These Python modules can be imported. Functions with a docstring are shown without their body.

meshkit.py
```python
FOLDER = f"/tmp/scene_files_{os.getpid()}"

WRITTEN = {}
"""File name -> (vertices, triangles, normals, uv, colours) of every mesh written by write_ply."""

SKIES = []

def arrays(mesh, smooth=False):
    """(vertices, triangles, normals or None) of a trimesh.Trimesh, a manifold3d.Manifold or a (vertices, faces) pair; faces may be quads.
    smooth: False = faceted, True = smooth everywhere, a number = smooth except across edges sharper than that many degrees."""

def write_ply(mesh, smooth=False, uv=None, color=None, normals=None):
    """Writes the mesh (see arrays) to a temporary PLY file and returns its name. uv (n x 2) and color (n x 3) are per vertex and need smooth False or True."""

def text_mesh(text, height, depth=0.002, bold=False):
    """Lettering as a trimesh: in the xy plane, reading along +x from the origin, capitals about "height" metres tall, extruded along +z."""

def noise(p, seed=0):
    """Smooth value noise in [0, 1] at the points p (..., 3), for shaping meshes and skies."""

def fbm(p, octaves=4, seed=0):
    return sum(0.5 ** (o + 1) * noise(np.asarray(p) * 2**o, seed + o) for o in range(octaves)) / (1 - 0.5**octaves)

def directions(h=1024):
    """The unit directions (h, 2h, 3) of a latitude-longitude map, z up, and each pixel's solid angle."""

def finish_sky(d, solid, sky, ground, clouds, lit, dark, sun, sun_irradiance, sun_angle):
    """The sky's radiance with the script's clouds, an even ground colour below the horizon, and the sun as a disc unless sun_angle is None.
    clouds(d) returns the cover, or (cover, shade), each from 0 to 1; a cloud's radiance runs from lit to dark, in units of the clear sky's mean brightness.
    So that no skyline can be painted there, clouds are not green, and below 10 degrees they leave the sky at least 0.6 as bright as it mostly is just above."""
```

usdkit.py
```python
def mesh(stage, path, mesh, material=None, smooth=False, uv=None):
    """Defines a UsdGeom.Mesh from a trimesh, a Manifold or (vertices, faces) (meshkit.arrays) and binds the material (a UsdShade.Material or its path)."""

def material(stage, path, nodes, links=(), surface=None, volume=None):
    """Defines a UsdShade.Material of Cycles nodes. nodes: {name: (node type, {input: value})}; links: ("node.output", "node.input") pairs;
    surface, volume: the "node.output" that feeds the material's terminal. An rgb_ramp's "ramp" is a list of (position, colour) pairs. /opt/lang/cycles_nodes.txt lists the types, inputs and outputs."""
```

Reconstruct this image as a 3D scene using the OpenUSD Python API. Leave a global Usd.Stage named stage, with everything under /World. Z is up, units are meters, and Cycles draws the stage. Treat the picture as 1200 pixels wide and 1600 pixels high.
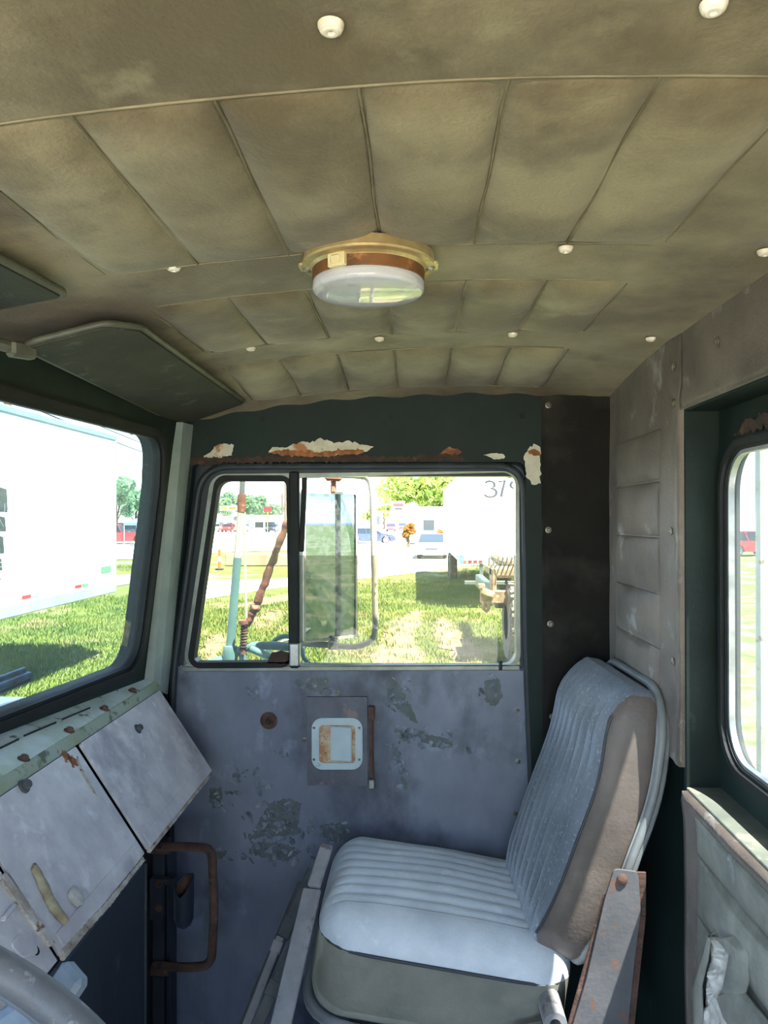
import math, random
import numpy as np, trimesh, usdkit, meshkit
from shapely.geometry import Polygon, Point, LineString, box as sbox
from shapely import affinity
from shapely.ops import unary_union
from pxr import Usd, UsdGeom, UsdLux, UsdShade, Gf, Sdf, Vt

stage = Usd.Stage.CreateInMemory()
UsdGeom.SetStageUpAxis(stage, 'Z')
UsdGeom.SetStageMetersPerUnit(stage, 1.0)
UsdGeom.Xform.Define(stage, '/World')
UsdGeom.Scope.Define(stage, '/World/Looks')
random.seed(7)
RNG = np.random.default_rng(7)
E = 2.4            # the eye's height over the ground; shapes below are written with z counted from the eye
F = 1200.0         # focal length in pixels of the 1200 x 1600 frame
EXPOSURE = 2.5

# ------------------------------------------------------------------ camera
YAW, PITCH = math.atan(50 / F), math.atan(10 / F)
FW = np.array([-math.sin(YAW) * math.cos(PITCH), math.cos(YAW) * math.cos(PITCH), math.sin(PITCH)])
RT = np.array([math.cos(YAW), math.sin(YAW), 0.0])
UP = np.cross(RT, FW)
cam = UsdGeom.Camera.Define(stage, '/World/camera')
cam.CreateHorizontalApertureAttr(24.0)
cam.CreateVerticalApertureAttr(32.0)
cam.CreateFocalLengthAttr(24.0 * F / 1200.0)
cam.CreateClippingRangeAttr(Gf.Vec2f(0.05, 2000))
cam.CreateExposureAttr(EXPOSURE)
mtx = Gf.Matrix4d(*RT, 0, *UP, 0, *(-FW), 0, 0, 0, E, 1)
cam.AddTransformOp().Set(mtx)

# ------------------------------------------------------------------ sky and sun
SUN_DIR = np.array([.30, -.30, .905]); SUN_DIR /= np.linalg.norm(SUN_DIR)
usdkit.material(stage, '/World/Looks/sky', {
    'tc': ('texture_coordinate', {}),
    'sky': ('sky_texture', {'sky_type': 'multiple_scattering', 'sun_disc': False, 'sun_elevation': math.asin(SUN_DIR[2]),
                            'sun_rotation': math.atan2(SUN_DIR[0], SUN_DIR[1]), 'aerosol_density': 1.5}),
    'map': ('mapping', {'scale': (1.0, 1.0, 2.6)}),
    'n': ('noise_texture', {'scale': 2.2, 'detail': 6.0, 'roughness': .55}),
    'r': ('rgb_ramp', {'ramp': [(.44, (0, 0, 0)), (.66, (1, 1, 1))]}),
    'mx': ('mix', {'color2': (7.0, 7.3, 7.6)}),
    'bg': ('background_shader', {'strength': .10}),
}, [('tc.generated', 'map.vector'), ('map.vector', 'n.vector'), ('n.fac', 'r.fac'), ('r.color', 'mx.fac'), ('sky.color', 'mx.color1'),
    ('mx.color', 'bg.color')], surface='bg.background')
dome = UsdLux.DomeLight.Define(stage, '/World/sky_dome')
dome.CreateIntensityAttr(1.0)
UsdShade.MaterialBindingAPI.Apply(dome.GetPrim()).Bind(UsdShade.Material.Get(stage, '/World/Looks/sky'))
sun = UsdLux.DistantLight.Define(stage, '/World/sun')
sun.CreateIntensityAttr(40000.0)
sun.CreateAngleAttr(.53)
sun.CreateColorAttr(Gf.Vec3f(1, .95, .86))
_z = SUN_DIR; _x = np.cross([0, 0, 1], _z); _x /= np.linalg.norm(_x); _y = np.cross(_z, _x)
sun.AddTransformOp().Set(Gf.Matrix4d(*_x, 0, *_y, 0, *_z, 0, 0, 0, 0, 1))

# ------------------------------------------------------------------ picking points
def ray(px, py):
    return RT * ((px - 600) / F) + UP * ((800 - py) / F) + FW
def to(px, py, X=None, Y=None, Z=None):
    d = ray(px, py)
    k, v = (0, X) if X is not None else (1, Y) if Y is not None else (2, Z)
    return d * (v / d[k])
def onp(px, py, o, n):
    d = ray(px, py)
    return d * (np.dot(o, n) / np.dot(d, n))

# ------------------------------------------------------------------ materials
def lin(c):
    return tuple((x / 12.92 if x <= .04045 else ((x + .055) / 1.055) ** 2.4) for x in (v / 255 for v in c))
MATS = {}
def pm(name, c1, c2=None, scale=6, rough=.6, metal=0, bump=0, bscale=60, lo=.35, hi=.65, spots=None, spots2=None, spec=.5, detail=5, stretch=(1, 1, 1), sheen=0, trans=0, coat=0):
    """spots: (colour, scale, threshold, softness[, roughness])"""
    nodes = {'g': ('geometry', {}), 'p': ('principled_bsdf', {'base_color': lin(c1), 'roughness': rough, 'metallic': metal, 'specular_ior_level': spec, 'sheen_weight': sheen, 'transmission_weight': trans, 'coat_weight': coat})}
    links, out = [], None
    if c2 is not None or spots or bump:
        nodes['m'] = ('mapping', {'scale': stretch}); links.append(('g.position', 'm.vector'))
    if c2 is not None:
        nodes['n'] = ('noise_texture', {'scale': scale, 'detail': detail, 'roughness': .6})
        nodes['r'] = ('rgb_ramp', {'ramp': [(lo, lin(c1)), (hi, lin(c2))]})
        links += [('m.vector', 'n.vector'), ('n.fac', 'r.fac')]; out = 'r.color'
    for k, sp in enumerate([s for s in (spots, spots2) if s]):
        col, sc, th, soft = sp[:4]
        nodes[f's{k}'] = ('noise_texture', {'scale': sc, 'detail': 6.0, 'roughness': .62})
        nodes[f'sr{k}'] = ('rgb_ramp', {'ramp': [(th, (0, 0, 0)), (min(.999, th + soft), (1, 1, 1))]})
        nodes[f'sm{k}'] = ('mix', {'color1': lin(c1), 'color2': lin(col)})
        links += [('m.vector', f's{k}.vector'), (f's{k}.fac', f'sr{k}.fac'), (f'sr{k}.color', f'sm{k}.fac')]
        if out: links.append((out, f'sm{k}.color1'))
        out = f'sm{k}.color'
    if out: links.append((out, 'p.base_color'))
    if bump:
        nodes['bn'] = ('noise_texture', {'scale': bscale, 'detail': 4.0})
        nodes['b'] = ('bump', {'strength': min(1., bump), 'distance': .004})
        links += [('m.vector', 'bn.vector'), ('bn.fac', 'b.height'), ('b.normal', 'p.normal')]
    MATS[name] = usdkit.material(stage, '/World/Looks/' + name, nodes, links, surface='p.BSDF')
    return MATS[name]
def glassm(name, tint, dirt=0.0, dcol=(200, 205, 200), rough=.02):
    nodes = {'t': ('transparent_bsdf', {'color': tuple(x ** .5 for x in tint)}), 'gl': ('glossy_bsdf', {'color': (1, 1, 1), 'roughness': rough}), 'w': ('layer_weight', {'blend': .5}), 'pw': ('math', {'math_type': 'power', 'value2': 5.0}), 'f': ('math', {'math_type': 'multiply_add', 'value2': .45, 'value3': .015}),
             'a': ('mix_closure', {}), 'd': ('diffuse_bsdf', {'color': lin(dcol)}), 'tl': ('translucent_bsdf', {'color': lin(dcol)}), 'dd': ('mix_closure', {'fac': .5}), 'o': ('mix_closure', {'fac': dirt})}
    MATS[name] = usdkit.material(stage, '/World/Looks/' + name, nodes, [('w.facing', 'pw.value1'), ('pw.value', 'f.value1'), ('f.value', 'a.fac'), ('t.BSDF', 'a.closure1'), ('gl.BSDF', 'a.closure2'), ('d.BSDF', 'dd.closure1'), ('tl.BSDF', 'dd.closure2'),
                    ('a.closure', 'o.closure1'), ('dd.closure', 'o.closure2')], surface='o.closure')

# ------------------------------------------------------------------ shapes
cat = trimesh.util.concatenate
def T(v, f):
    f = np.asarray(f)
    if f.ndim == 2 and f.shape[1] == 4: f = np.vstack([f[:, [0, 1, 2]], f[:, [0, 2, 3]]])
    return trimesh.Trimesh(np.asarray(v, float), f, process=False)
def hull(pts):
    return trimesh.convex.convex_hull(np.asarray(pts, float))
def frame(o, u, v):
    u = np.array(u, float); u /= np.linalg.norm(u)
    v = np.array(v, float); v = v - u * np.dot(u, v); v /= np.linalg.norm(v)
    m = np.eye(4); m[:3, 0], m[:3, 1], m[:3, 2], m[:3, 3] = u, v, np.cross(u, v), o
    return m
def cbox(sx, sy, sz, b=.002):
    b = min(b, sx * .45, sy * .45, sz * .45)
    h = np.array([sx, sy, sz]) / 2; pts = []
    for s in np.ndindex(2, 2, 2):
        s = np.array(s) * 2 - 1
        for k in range(3):
            q = h - b; q[k] = h[k]; pts.append(s * q)
    return hull(pts)
def bx(x0, x1, y0, y1, z0, z1, b=.002):
    m = cbox(abs(x1 - x0), abs(y1 - y0), abs(z1 - z0), b); m.apply_translation([(x0 + x1) / 2, (y0 + y1) / 2, (z0 + z1) / 2]); return m
def fbox(fr, sx, sy, sz, b=.002, off=(0, 0, 0)):
    m = cbox(sx, sy, sz, b); m.apply_translation(off); m.apply_transform(fr); return m
def bar(p, q, w, h, up=(0, 0, 1), b=.002):
    p, q = np.asarray(p, float), np.asarray(q, float); d = q - p
    return fbox(frame((p + q) / 2, d, up), np.linalg.norm(d), w, h, b)
def tube(pts, r, n=10, closed=False, caps=True):
    p = np.asarray(pts, float); N = len(p); r = np.broadcast_to(np.asarray(r, float), N)
    tg = np.roll(p, -1, 0) - np.roll(p, 1, 0)
    if not closed: tg[0], tg[-1] = p[1] - p[0], p[-1] - p[-2]
    tg /= np.linalg.norm(tg, axis=1, keepdims=True)
    a = np.cross(tg[0], [0, 0, 1.]); a = a if np.linalg.norm(a) > .1 else np.cross(tg[0], [1., 0, 0]); a /= np.linalg.norm(a)
    V, ang = [], np.arange(n) * 2 * math.pi / n
    for i in range(N):
        a = a - tg[i] * np.dot(a, tg[i]); a /= np.linalg.norm(a); b = np.cross(tg[i], a)
        V.append(p[i] + r[i] * (np.outer(np.cos(ang), a) + np.outer(np.sin(ang), b)))
    V = np.vstack(V); f = []
    for i in range(N if closed else N - 1):
        j = (i + 1) % N
        for k in range(n):
            l = (k + 1) % n; f.append([i * n + k, i * n + l, j * n + l, j * n + k])
    m = T(V, f)
    if caps and not closed:
        c = len(V); V2 = np.vstack([V, p[0], p[-1]]); ff = list(m.faces)
        for k in range(n):
            l = (k + 1) % n; ff.append([c, l, k]); ff.append([c + 1, (N - 1) * n + k, (N - 1) * n + l])
        m = T(V2, ff)
    return m
def smooth_path(pts, r=.03, n=6):
    """a polyline with rounded corners"""
    pts = [np.asarray(p, float) for p in pts]; out = [pts[0]]
    for a, b, c in zip(pts[:-2], pts[1:-1], pts[2:]):
        u, v = a - b, c - b; lu, lv = np.linalg.norm(u), np.linalg.norm(v); k = min(r, lu * .45, lv * .45)
        s, e = b + u / lu * k, b + v / lv * k
        for t in np.linspace(0, 1, n): out.append((1 - t) ** 2 * s + 2 * t * (1 - t) * b + t * t * e)
    return out + [pts[-1]]
def lathe(prof, fr, n=28):
    """profile (r, h) about the frame's third axis"""
    prof = np.asarray(prof, float); a = np.arange(n) * 2 * math.pi / n; V = []
    for r, h in prof: V.append(np.c_[r * np.cos(a), r * np.sin(a), np.full(n, h)])
    V = np.vstack(V); f = []
    for i in range(len(prof) - 1):
        for k in range(n):
            l = (k + 1) % n; f.append([i * n + k, i * n + l, (i + 1) * n + l, (i + 1) * n + k])
    m = T(V, f); m.apply_transform(fr); return m
def slab(poly, fr, t0, t1):
    ms = []
    for g in getattr(poly, 'geoms', [poly]):
        if g.is_empty or g.area < 1e-9: continue
        m = trimesh.creation.extrude_polygon(g, t1 - t0, engine='earcut'); m.apply_translation([0, 0, t0]); ms.append(m)
    m = cat(ms); m.apply_transform(fr); return m
def rnd(poly, r):
    return poly.buffer(-r).buffer(r, 8) if r > 0 else poly
def jag(pts, amp, seed, step=.006):
    g = np.random.default_rng(seed); ls = LineString(list(pts) + [pts[0]]); n = max(8, int(ls.length / step)); out = []
    for i in range(n):
        p = ls.interpolate(i / n, normalized=True); out.append((p.x + g.normal() * amp, p.y + g.normal() * amp))
    q = Polygon(out).buffer(0)
    return max(q.geoms, key=lambda s: s.area) if hasattr(q, 'geoms') else q
def grid(P, flip=False):
    """P: (n, m, 3) points"""
    n, m = P.shape[:2]; i = np.arange(n * m).reshape(n, m)
    f = np.stack([i[:-1, :-1], i[1:, :-1], i[1:, 1:], i[:-1, 1:]], -1).reshape(-1, 4)
    return T(P.reshape(-1, 3), f[:, ::-1] if flip else f)
def rbox(h, r, n):
    """rounded box, half sizes h, radii r per axis, n cells per axis; welded"""
    h, r, ms = np.asarray(h, float), np.asarray(r, float), []
    for k in range(3):
        a, b = (k + 1) % 3, (k + 2) % 3
        for s in (-1, 1):
            def ax(i):
                t = np.linspace(-1, 1, n[i] + 1); e = np.linspace(0, 1, 7)[:-1]
                c = h[i] - r[i]
                k = r[i] * (1 - np.tan(e * math.pi / 4))
                return np.r_[-c - k, np.linspace(-c, c, n[i] + 1), (c + k)[::-1]]
            A, B = np.meshgrid(ax(a), ax(b), indexing='ij'); P = np.zeros(A.shape + (3,)); P[..., a], P[..., b], P[..., k] = A, B, s * h[k]
            ms.append(grid(P, s < 0))
    m = cat(ms); p = m.vertices; q = np.clip(p, -(h - r), h - r); d = (p - q) / r; d /= np.linalg.norm(d, axis=1, keepdims=True)
    m = trimesh.Trimesh(q + d * r, m.faces, process=False); m.merge_vertices(digits_vertex=6); return m

# ------------------------------------------------------------------ things of the scene
OFF, USED = {}, {}
def number(parent, name):
    k = (parent, name); i = USED.get(k, 0); USED[k] = i + 1
    return f'{parent}/{name}' + (f'_{i:03d}' if i else '')
def tag(prim, label=None, category=None, group=None, kind=None):
    for k, v in (('label', label), ('category', category), ('group', group), ('kind', kind)):
        if v: prim.SetCustomDataByKey(k, v)
    return prim
def thing(name, label, category, loc=(0, 0, 0), group=None, kind=None):
    p = number('/World', name); x = UsdGeom.Xform.Define(stage, p); loc = np.asarray(loc, float)
    x.AddTranslateOp().Set(Gf.Vec3d(float(loc[0]), float(loc[1]), float(loc[2] + E))); OFF[p] = loc + [0, 0, E]
    tag(x.GetPrim(), label, category, group, kind); return p
def obj(name, mesh, mat, parent='/World', smooth=30, label=None, category=None, group=None, kind=None):
    p = number(parent, name); v, f, n = meshkit.arrays(mesh, smooth)
    o = OFF.get(parent, np.zeros(3)); v = v + [0, 0, E] - o
    m = usdkit.mesh(stage, p, (v, f), MATS[mat])
    if n is not None:
        m.CreateNormalsAttr(Vt.Vec3fArray.FromNumpy(n.astype(np.float32))); m.SetNormalsInterpolation('vertex')
    OFF[p] = o
    tag(m.GetPrim(), label, category, group, kind); return p
S = 'structure'
def screw(p, n, r=.006, mat='screw', parent=None, name='screw', h=.004):
    n = np.asarray(n, float); u = np.cross(n, [0, 0, 1.]); u = u if np.linalg.norm(u) > .1 else np.array([1., 0, 0]); v = np.cross(n, u)
    obj(name, lathe([(r * 1.35, -.001), (r * 1.35, .0008), (r, .0012), (r * .9, h * .6), (r * .55, h), (r * .25, h), (.0003, h * .55)], frame(p, u, v), 14), mat, parent)

# ------------------------------------------------------------------ the materials of the cab
pm('headliner', (141, 130, 101), (92, 81, 59), 4.2, .62, bump=.3, bscale=220, lo=.38, hi=.62, spots=((84, 72, 53), 3.0, .52, .14), spots2=((140, 131, 102), 7, .60, .14), sheen=.1, spec=.35, detail=8)
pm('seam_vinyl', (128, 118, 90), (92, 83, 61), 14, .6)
pm('rear_vinyl', (108, 95, 86), (72, 62, 55), 7, .5, bump=.25, bscale=200, spots=((140, 138, 136), 9, .60, .08), sheen=.1)
pm('black_vinyl', (30, 28, 26), (20, 19, 18), 7, .75, spec=.2, bump=.25, bscale=200, spots=((52, 49, 45), 4, .56, .18))
pm('green_paint', (28, 41, 38), (22, 33, 31), 8, .6, spec=.22, bump=.1, bscale=90, spots=((44, 56, 52), 14, .66, .06))
pm('pillar_paint', (150, 162, 156), (128, 140, 136), 8, .5, bump=.08, bscale=90, spots=((70, 74, 66), 16, .66, .05))
pm('door_paint', (124, 130, 146), (98, 104, 120), 5, .5, bump=.12, bscale=120, lo=.34, hi=.64, spots=((60, 65, 78), 3.2, .50, .14), spots2=((136, 144, 164), 11, .60, .12), stretch=(1, 1, .7))
pm('bare_patch', (98, 104, 106), (76, 84, 84), 30, .6, bump=.3, bscale=120)
pm('flake_paint', (126, 132, 144), (80, 86, 92), 40, .45)
pm('dark_paint', (52, 56, 64), (40, 44, 51), 7, .6, bump=.15, bscale=90, spots=((78, 84, 92), 9, .62, .08))
pm('rubber', (24, 26, 27), (36, 38, 40), 9, .65, spec=.25, bump=.1, bscale=120)
pm('seal_rubber', (46, 53, 60), (30, 36, 42), 9, .5, spec=.35, bump=.1, bscale=120, stretch=(1, 1, .4))
pm('channel_metal', (142, 146, 140), (112, 116, 110), 14, .4, .4)
pm('bright_metal', (176, 178, 178), (140, 142, 142), 20, .35, .7)
pm('screw', (150, 146, 136), (100, 92, 82), 60, .4, .6)
pm('rust', (98, 70, 58), (66, 50, 44), 28, .85, bump=.4, bscale=160, spots=((124, 92, 76), 40, .60, .1))
pm('dark_rust', (70, 48, 38), (44, 34, 30), 30, .85, bump=.5, bscale=160, spots=((94, 64, 48), 40, .60, .08))
pm('cream_paint', (196, 190, 172), (170, 162, 142), 30, .55, spots=((158, 100, 56), 22, .56, .08), bump=.15)
pm('cream_clean', (200, 196, 180), (180, 175, 158), 30, .55)
pm('orange_rust', (160, 104, 66), (104, 60, 38), 45, .85, bump=.4, bscale=200)
pm('latch_blue', (190, 205, 211), (174, 188, 194), 12, .35, spots=((120, 118, 104), 40, .66, .06))
pm('latch_rust', (204, 184, 158), (170, 122, 82), 40, .7, spots=((76, 52, 38), 190, .60, .05))
pm('ledge_paint', (204, 214, 214), (172, 184, 164), 12, .55, bump=.12, bscale=90, spots=((128, 136, 92), 7, .54, .12), spots2=((88, 96, 92), 34, .62, .05))
pm('lip_paint', (132, 142, 106), (150, 160, 150), 10, .55, spots=((74, 86, 48), 20, .55, .08))
pm('dash_paint', (208, 203, 204), (182, 177, 182), 16, .5, bump=.1, bscale=120, spots=((216, 214, 216), 26, .56, .14), spots2=((148, 144, 150), 4, .56, .14))
pm('worn_edge', (196, 190, 182), (140, 120, 104), 26, .6, spots=((120, 78, 56), 40, .58, .06))
pm('kick_paint', (42, 50, 62), (33, 39, 50), 8, .55, bump=.12, bscale=80, spots=((62, 74, 88), 12, .62, .08), stretch=(1, 1, .5))
pm('dark', (20, 20, 22), None, rough=.9)
pm('seat_vinyl', (214, 219, 224), (190, 197, 204), 9, .5, bump=.2, bscale=150, spots=((226, 229, 232), 20, .58, .12), spots2=((176, 172, 168), 5, .64, .1), sheen=.15)
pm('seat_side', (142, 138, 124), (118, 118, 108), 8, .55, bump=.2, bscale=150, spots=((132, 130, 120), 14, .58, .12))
pm('back_vinyl', (118, 125, 137), (98, 106, 118), 9, .5, bump=.2, bscale=150, spots=((146, 153, 160), 130, .57, .08), sheen=.15)
pm('bolster_vinyl', (108, 98, 92), (88, 79, 74), 8, .55, bump=.2, bscale=150, spots=((84, 76, 72), 5, .56, .12))
pm('shell', (136, 140, 142), (112, 114, 116), 10, .5)
pm('piping', (58, 62, 66), None, rough=.6)
pm('visor_vinyl', (64, 63, 54), (48, 48, 41), 8, .7, spec=.25, bump=.3, bscale=260, spots=((86, 84, 74), 20, .58, .1))
pm('visor_edge', (84, 84, 72), (62, 62, 53), 30, .5)
pm('lamp_brass', (196, 178, 132), (160, 136, 92), 20, .4, .5, spots=((130, 82, 46), 16, .54, .08))
pm('plate_paint', (100, 101, 112), (80, 82, 92), 14, .55, bump=.15, bscale=100, spots=((122, 104, 104), 18, .62, .06))
pm('lamp_rust', (120, 78, 40), (84, 56, 34), 26, .7, .2, spots=((150, 104, 60), 30, .56, .08))
pm('lamp_white', (236, 230, 218), (200, 186, 160), 20, .5)
pm('switch', (214, 200, 158), (196, 180, 136), 20, .45)
pm('slat', (150, 148, 150), (124, 122, 124), 16, .6, bump=.2, bscale=100, spots=((100, 92, 90), 26, .6, .06))
pm('slat_dark', (84, 86, 86), (60, 62, 64), 16, .6, bump=.2, bscale=100)
pm('arm_paint', (96, 95, 98), (82, 82, 86), 14, .6, bump=.2, bscale=100, spots=((118, 84, 70), 34, .62, .02), spots2=((104, 92, 80), 12, .6, .1))
pm('wheel_plastic', (112, 115, 120), (96, 99, 104), 12, .5, bump=.2, bscale=140, spots=((136, 139, 144), 60, .6, .06))
pm('pod_blue', (140, 156, 172), (120, 134, 150), 20, .5)
pm('stuffing', (208, 204, 198), (168, 164, 160), 40, .9, bump=.4)
pm('torn_vinyl', (146, 145, 136), (104, 105, 99), 10, .55, bump=.25, bscale=160, spots=((150, 152, 148), 10, .6, .06), spots2=((46, 46, 44), 5, .58, .07))
pm('sill_paint', (120, 122, 112), (92, 98, 90), 12, .6, bump=.12, spots=((160, 152, 132), 10, .56, .1))
pm('floor_mat', (40, 40, 42), (28, 28, 30), 10, .9)
pm('roof_paint', (70, 80, 66), None, rough=.6)
pm('scrap', (176, 166, 138), (136, 120, 90), 40, .7)
glassm('door_glass', (.38, .385, .335), .018)
glassm('shield_glass', (.34, .41, .41), .018)
glassm('rear_glass', (.34, .37, .38), .06)
MATS['lens'] = usdkit.material(stage, '/World/Looks/lens', {
    'd': ('diffuse_bsdf', {'color': (.80, .80, .84)}), 't': ('transparent_bsdf', {'color': (.93, .93, .95)}), 'g': ('glossy_bsdf', {'roughness': .04}), 'f': ('fresnel', {'IOR': 1.5}),
    'a': ('mix_closure', {'fac': .55}), 'o': ('mix_closure', {})}, [('t.BSDF', 'a.closure1'), ('d.BSDF', 'a.closure2'), ('f.fac', 'o.fac'), ('a.closure', 'o.closure1'), ('g.BSDF', 'o.closure2')], surface='o.closure')

# ------------------------------------------------------------------ floor, roof, headliner
XR, YD, YP = .4625, 1.85, 1.87       # rear vinyl, far wall, passenger door skin
obj('floor', bx(-1.15, .62, -.6, 1.95, -1.32, -1.27), 'floor_mat', label='dark worn floor of the truck cab under the seat', category='floor', kind=S)
obj('roof', bx(-.78, .66, -.62, 1.96, .40, .43, .01), 'roof_paint', label='painted steel roof of the truck cab above the headliner', category='roof', kind=S)

def cz(x, y):
    z = .337 - .034 * ((x - .12) / .5) ** 2
    return z - .034 * np.clip((y - 1.42) / .43, 0, None) ** 2
def on_ceiling(px, py):
    d = ray(px, py); z = .33
    for _ in range(12):
        p = d * (z / d[2]); z = float(cz(p[0], p[1]))
    return d * (z / d[2])
BUT = [on_ceiling(*p) for p in [(517, 46), (1115, 14), (271, 420), (884, 391), (1195, 396), (392, 546), (593, 531), (801, 524), (1017, 531)]]
def dimple(x, y):
    z = np.zeros_like(x)
    for b in BUT:
        d2 = (x - b[0]) ** 2 + (y - b[1]) ** 2
        z += .006 * np.exp(-d2 / .0016)
    return z
xs, ys = np.linspace(-.70, .50, 150), np.linspace(-.62, 1.86, 260)
Xg, Yg = np.meshgrid(xs, ys, indexing='ij')
Zg = cz(Xg, Yg) + dimple(Xg, Yg) + .005 * (meshkit.fbm(np.stack([Xg * 6, Yg * 6, 0 * Xg], -1), 3, 4) - .5)
Zg -= .010 * np.clip((Yg - 1.80) / .06, 0, 1) ** 2 * (.6 + .4 * np.cos((Xg + .385) / .114 * 2 * math.pi))
ceiling = thing('ceiling', 'padded olive vinyl headliner with rows of stitched panels', 'ceiling', (0, 0, .3), kind=S)
obj('headliner', grid(Zg.transpose(0, 1)[..., None] * [0, 0, 1] + np.stack([Xg, Yg, 0 * Xg], -1), flip=True), 'headliner', ceiling, True)
XB = np.linspace(-.385, .299, 7)
for (y0, y1) in ((-.42, -.06), (.09, .445), (.588, .943), (1.085, 1.385), (1.505, 1.80)):
    for i in range(6):
        n = 21; s = np.sin(np.linspace(-1, 1, n) * math.pi / 2); A, B = np.meshgrid(s, s, indexing='ij')
        g = .001
        x = XB[i] + g + (XB[i + 1] - XB[i] - 2 * g) * (A + 1) / 2; y = y0 + (y1 - y0) * (B + 1) / 2
        # the outer rows' corners are a little rounded
        if i == 0: x = x + .012 * np.clip(-A, 0, 1) * np.abs(B) ** 6
        if i == 5: x = x - .012 * np.clip(A, 0, 1) * np.abs(B) ** 6
        w = meshkit.fbm(np.stack([x * 12, y * 12, 0 * x], -1), 3, 9 + i)
        puff = (.0135 + .006 * (w - .5)) * (1 - np.abs(A) ** 4) * (1 - np.abs(B) ** 6)
        z = cz(x, y) + .003 - puff - .002
        edge = (np.abs(A) > .999) | (np.abs(B) > .999)
        z = np.where(edge, cz(x, y) + .004, z)
        obj('padded_panel', grid(np.stack([x, y, z], -1), flip=True), 'headliner', ceiling, True)
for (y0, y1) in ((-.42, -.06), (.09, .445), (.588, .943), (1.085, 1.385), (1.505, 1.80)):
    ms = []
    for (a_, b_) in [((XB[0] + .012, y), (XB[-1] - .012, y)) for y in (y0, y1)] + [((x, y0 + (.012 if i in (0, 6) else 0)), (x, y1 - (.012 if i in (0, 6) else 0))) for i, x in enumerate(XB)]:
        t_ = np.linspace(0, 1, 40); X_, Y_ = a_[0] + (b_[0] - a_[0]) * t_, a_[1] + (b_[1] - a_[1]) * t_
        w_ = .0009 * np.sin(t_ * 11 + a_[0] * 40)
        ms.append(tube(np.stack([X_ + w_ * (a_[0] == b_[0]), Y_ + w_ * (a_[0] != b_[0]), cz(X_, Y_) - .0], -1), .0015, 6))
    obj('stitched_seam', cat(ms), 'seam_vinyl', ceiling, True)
for b in BUT:
    p = np.array([b[0], b[1], cz(b[0], b[1]) + .0035])
    obj('fastener', lathe([(.0092, 0), (.0090, .002), (.0076, .0048), (.005, .0063), (.003, .0063), (.0018, .0045), (.0003, .0045)], frame(p, [1, 0, 0], [0, -1, 0]), 20), 'lamp_white', ceiling)

# ------------------------------------------------------------------ dome lamp
LC = np.array([-.0595, .960, .3185])
lf = frame(LC, [1, 0, 0], [0, -1, 0])
lamp = thing('dome_light', 'round ceiling lamp with clear lens and rusty brass collar', 'ceiling lamp', LC)
fl = [(.058, -.010), (.0825, -.010), (.0835, .002), (.0820, .0045), (.074, .0055), (.071, .008), (.0705, .009), (.058, .009)]
ears = slab(rnd(unary_union([Point(0, 0).buffer(.0825, 48), sbox(-.087, -.014, .087, .014)]), .004).difference(Point(0, 0).buffer(.06)), lf, .001, .004)
obj('flange', cat([lathe(fl, lf, 56), ears]), 'lamp_brass', lamp)
obj('collar', lathe([(.068, .004), (.0705, .006), (.070, .0215), (.069, .023), (.062, .023), (.060, .008)], lf, 56), 'lamp_rust', lamp, label='rust brown metal collar')
obj('reflector', lathe([(.0655, .020), (.050, .012), (.0003, .009)], lf, 40), 'lamp_white', lamp)
obj('lens', lathe([(.0665, .023), (.0695, .023), (.0703, .025), (.0703, .032), (.0690, .0350), (.0655, .0370), (.045, .0388), (.02, .0394), (.0003, .0396)], lf, 56), 'lens', lamp, 40, label='clear ribbed plastic lens')
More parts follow.
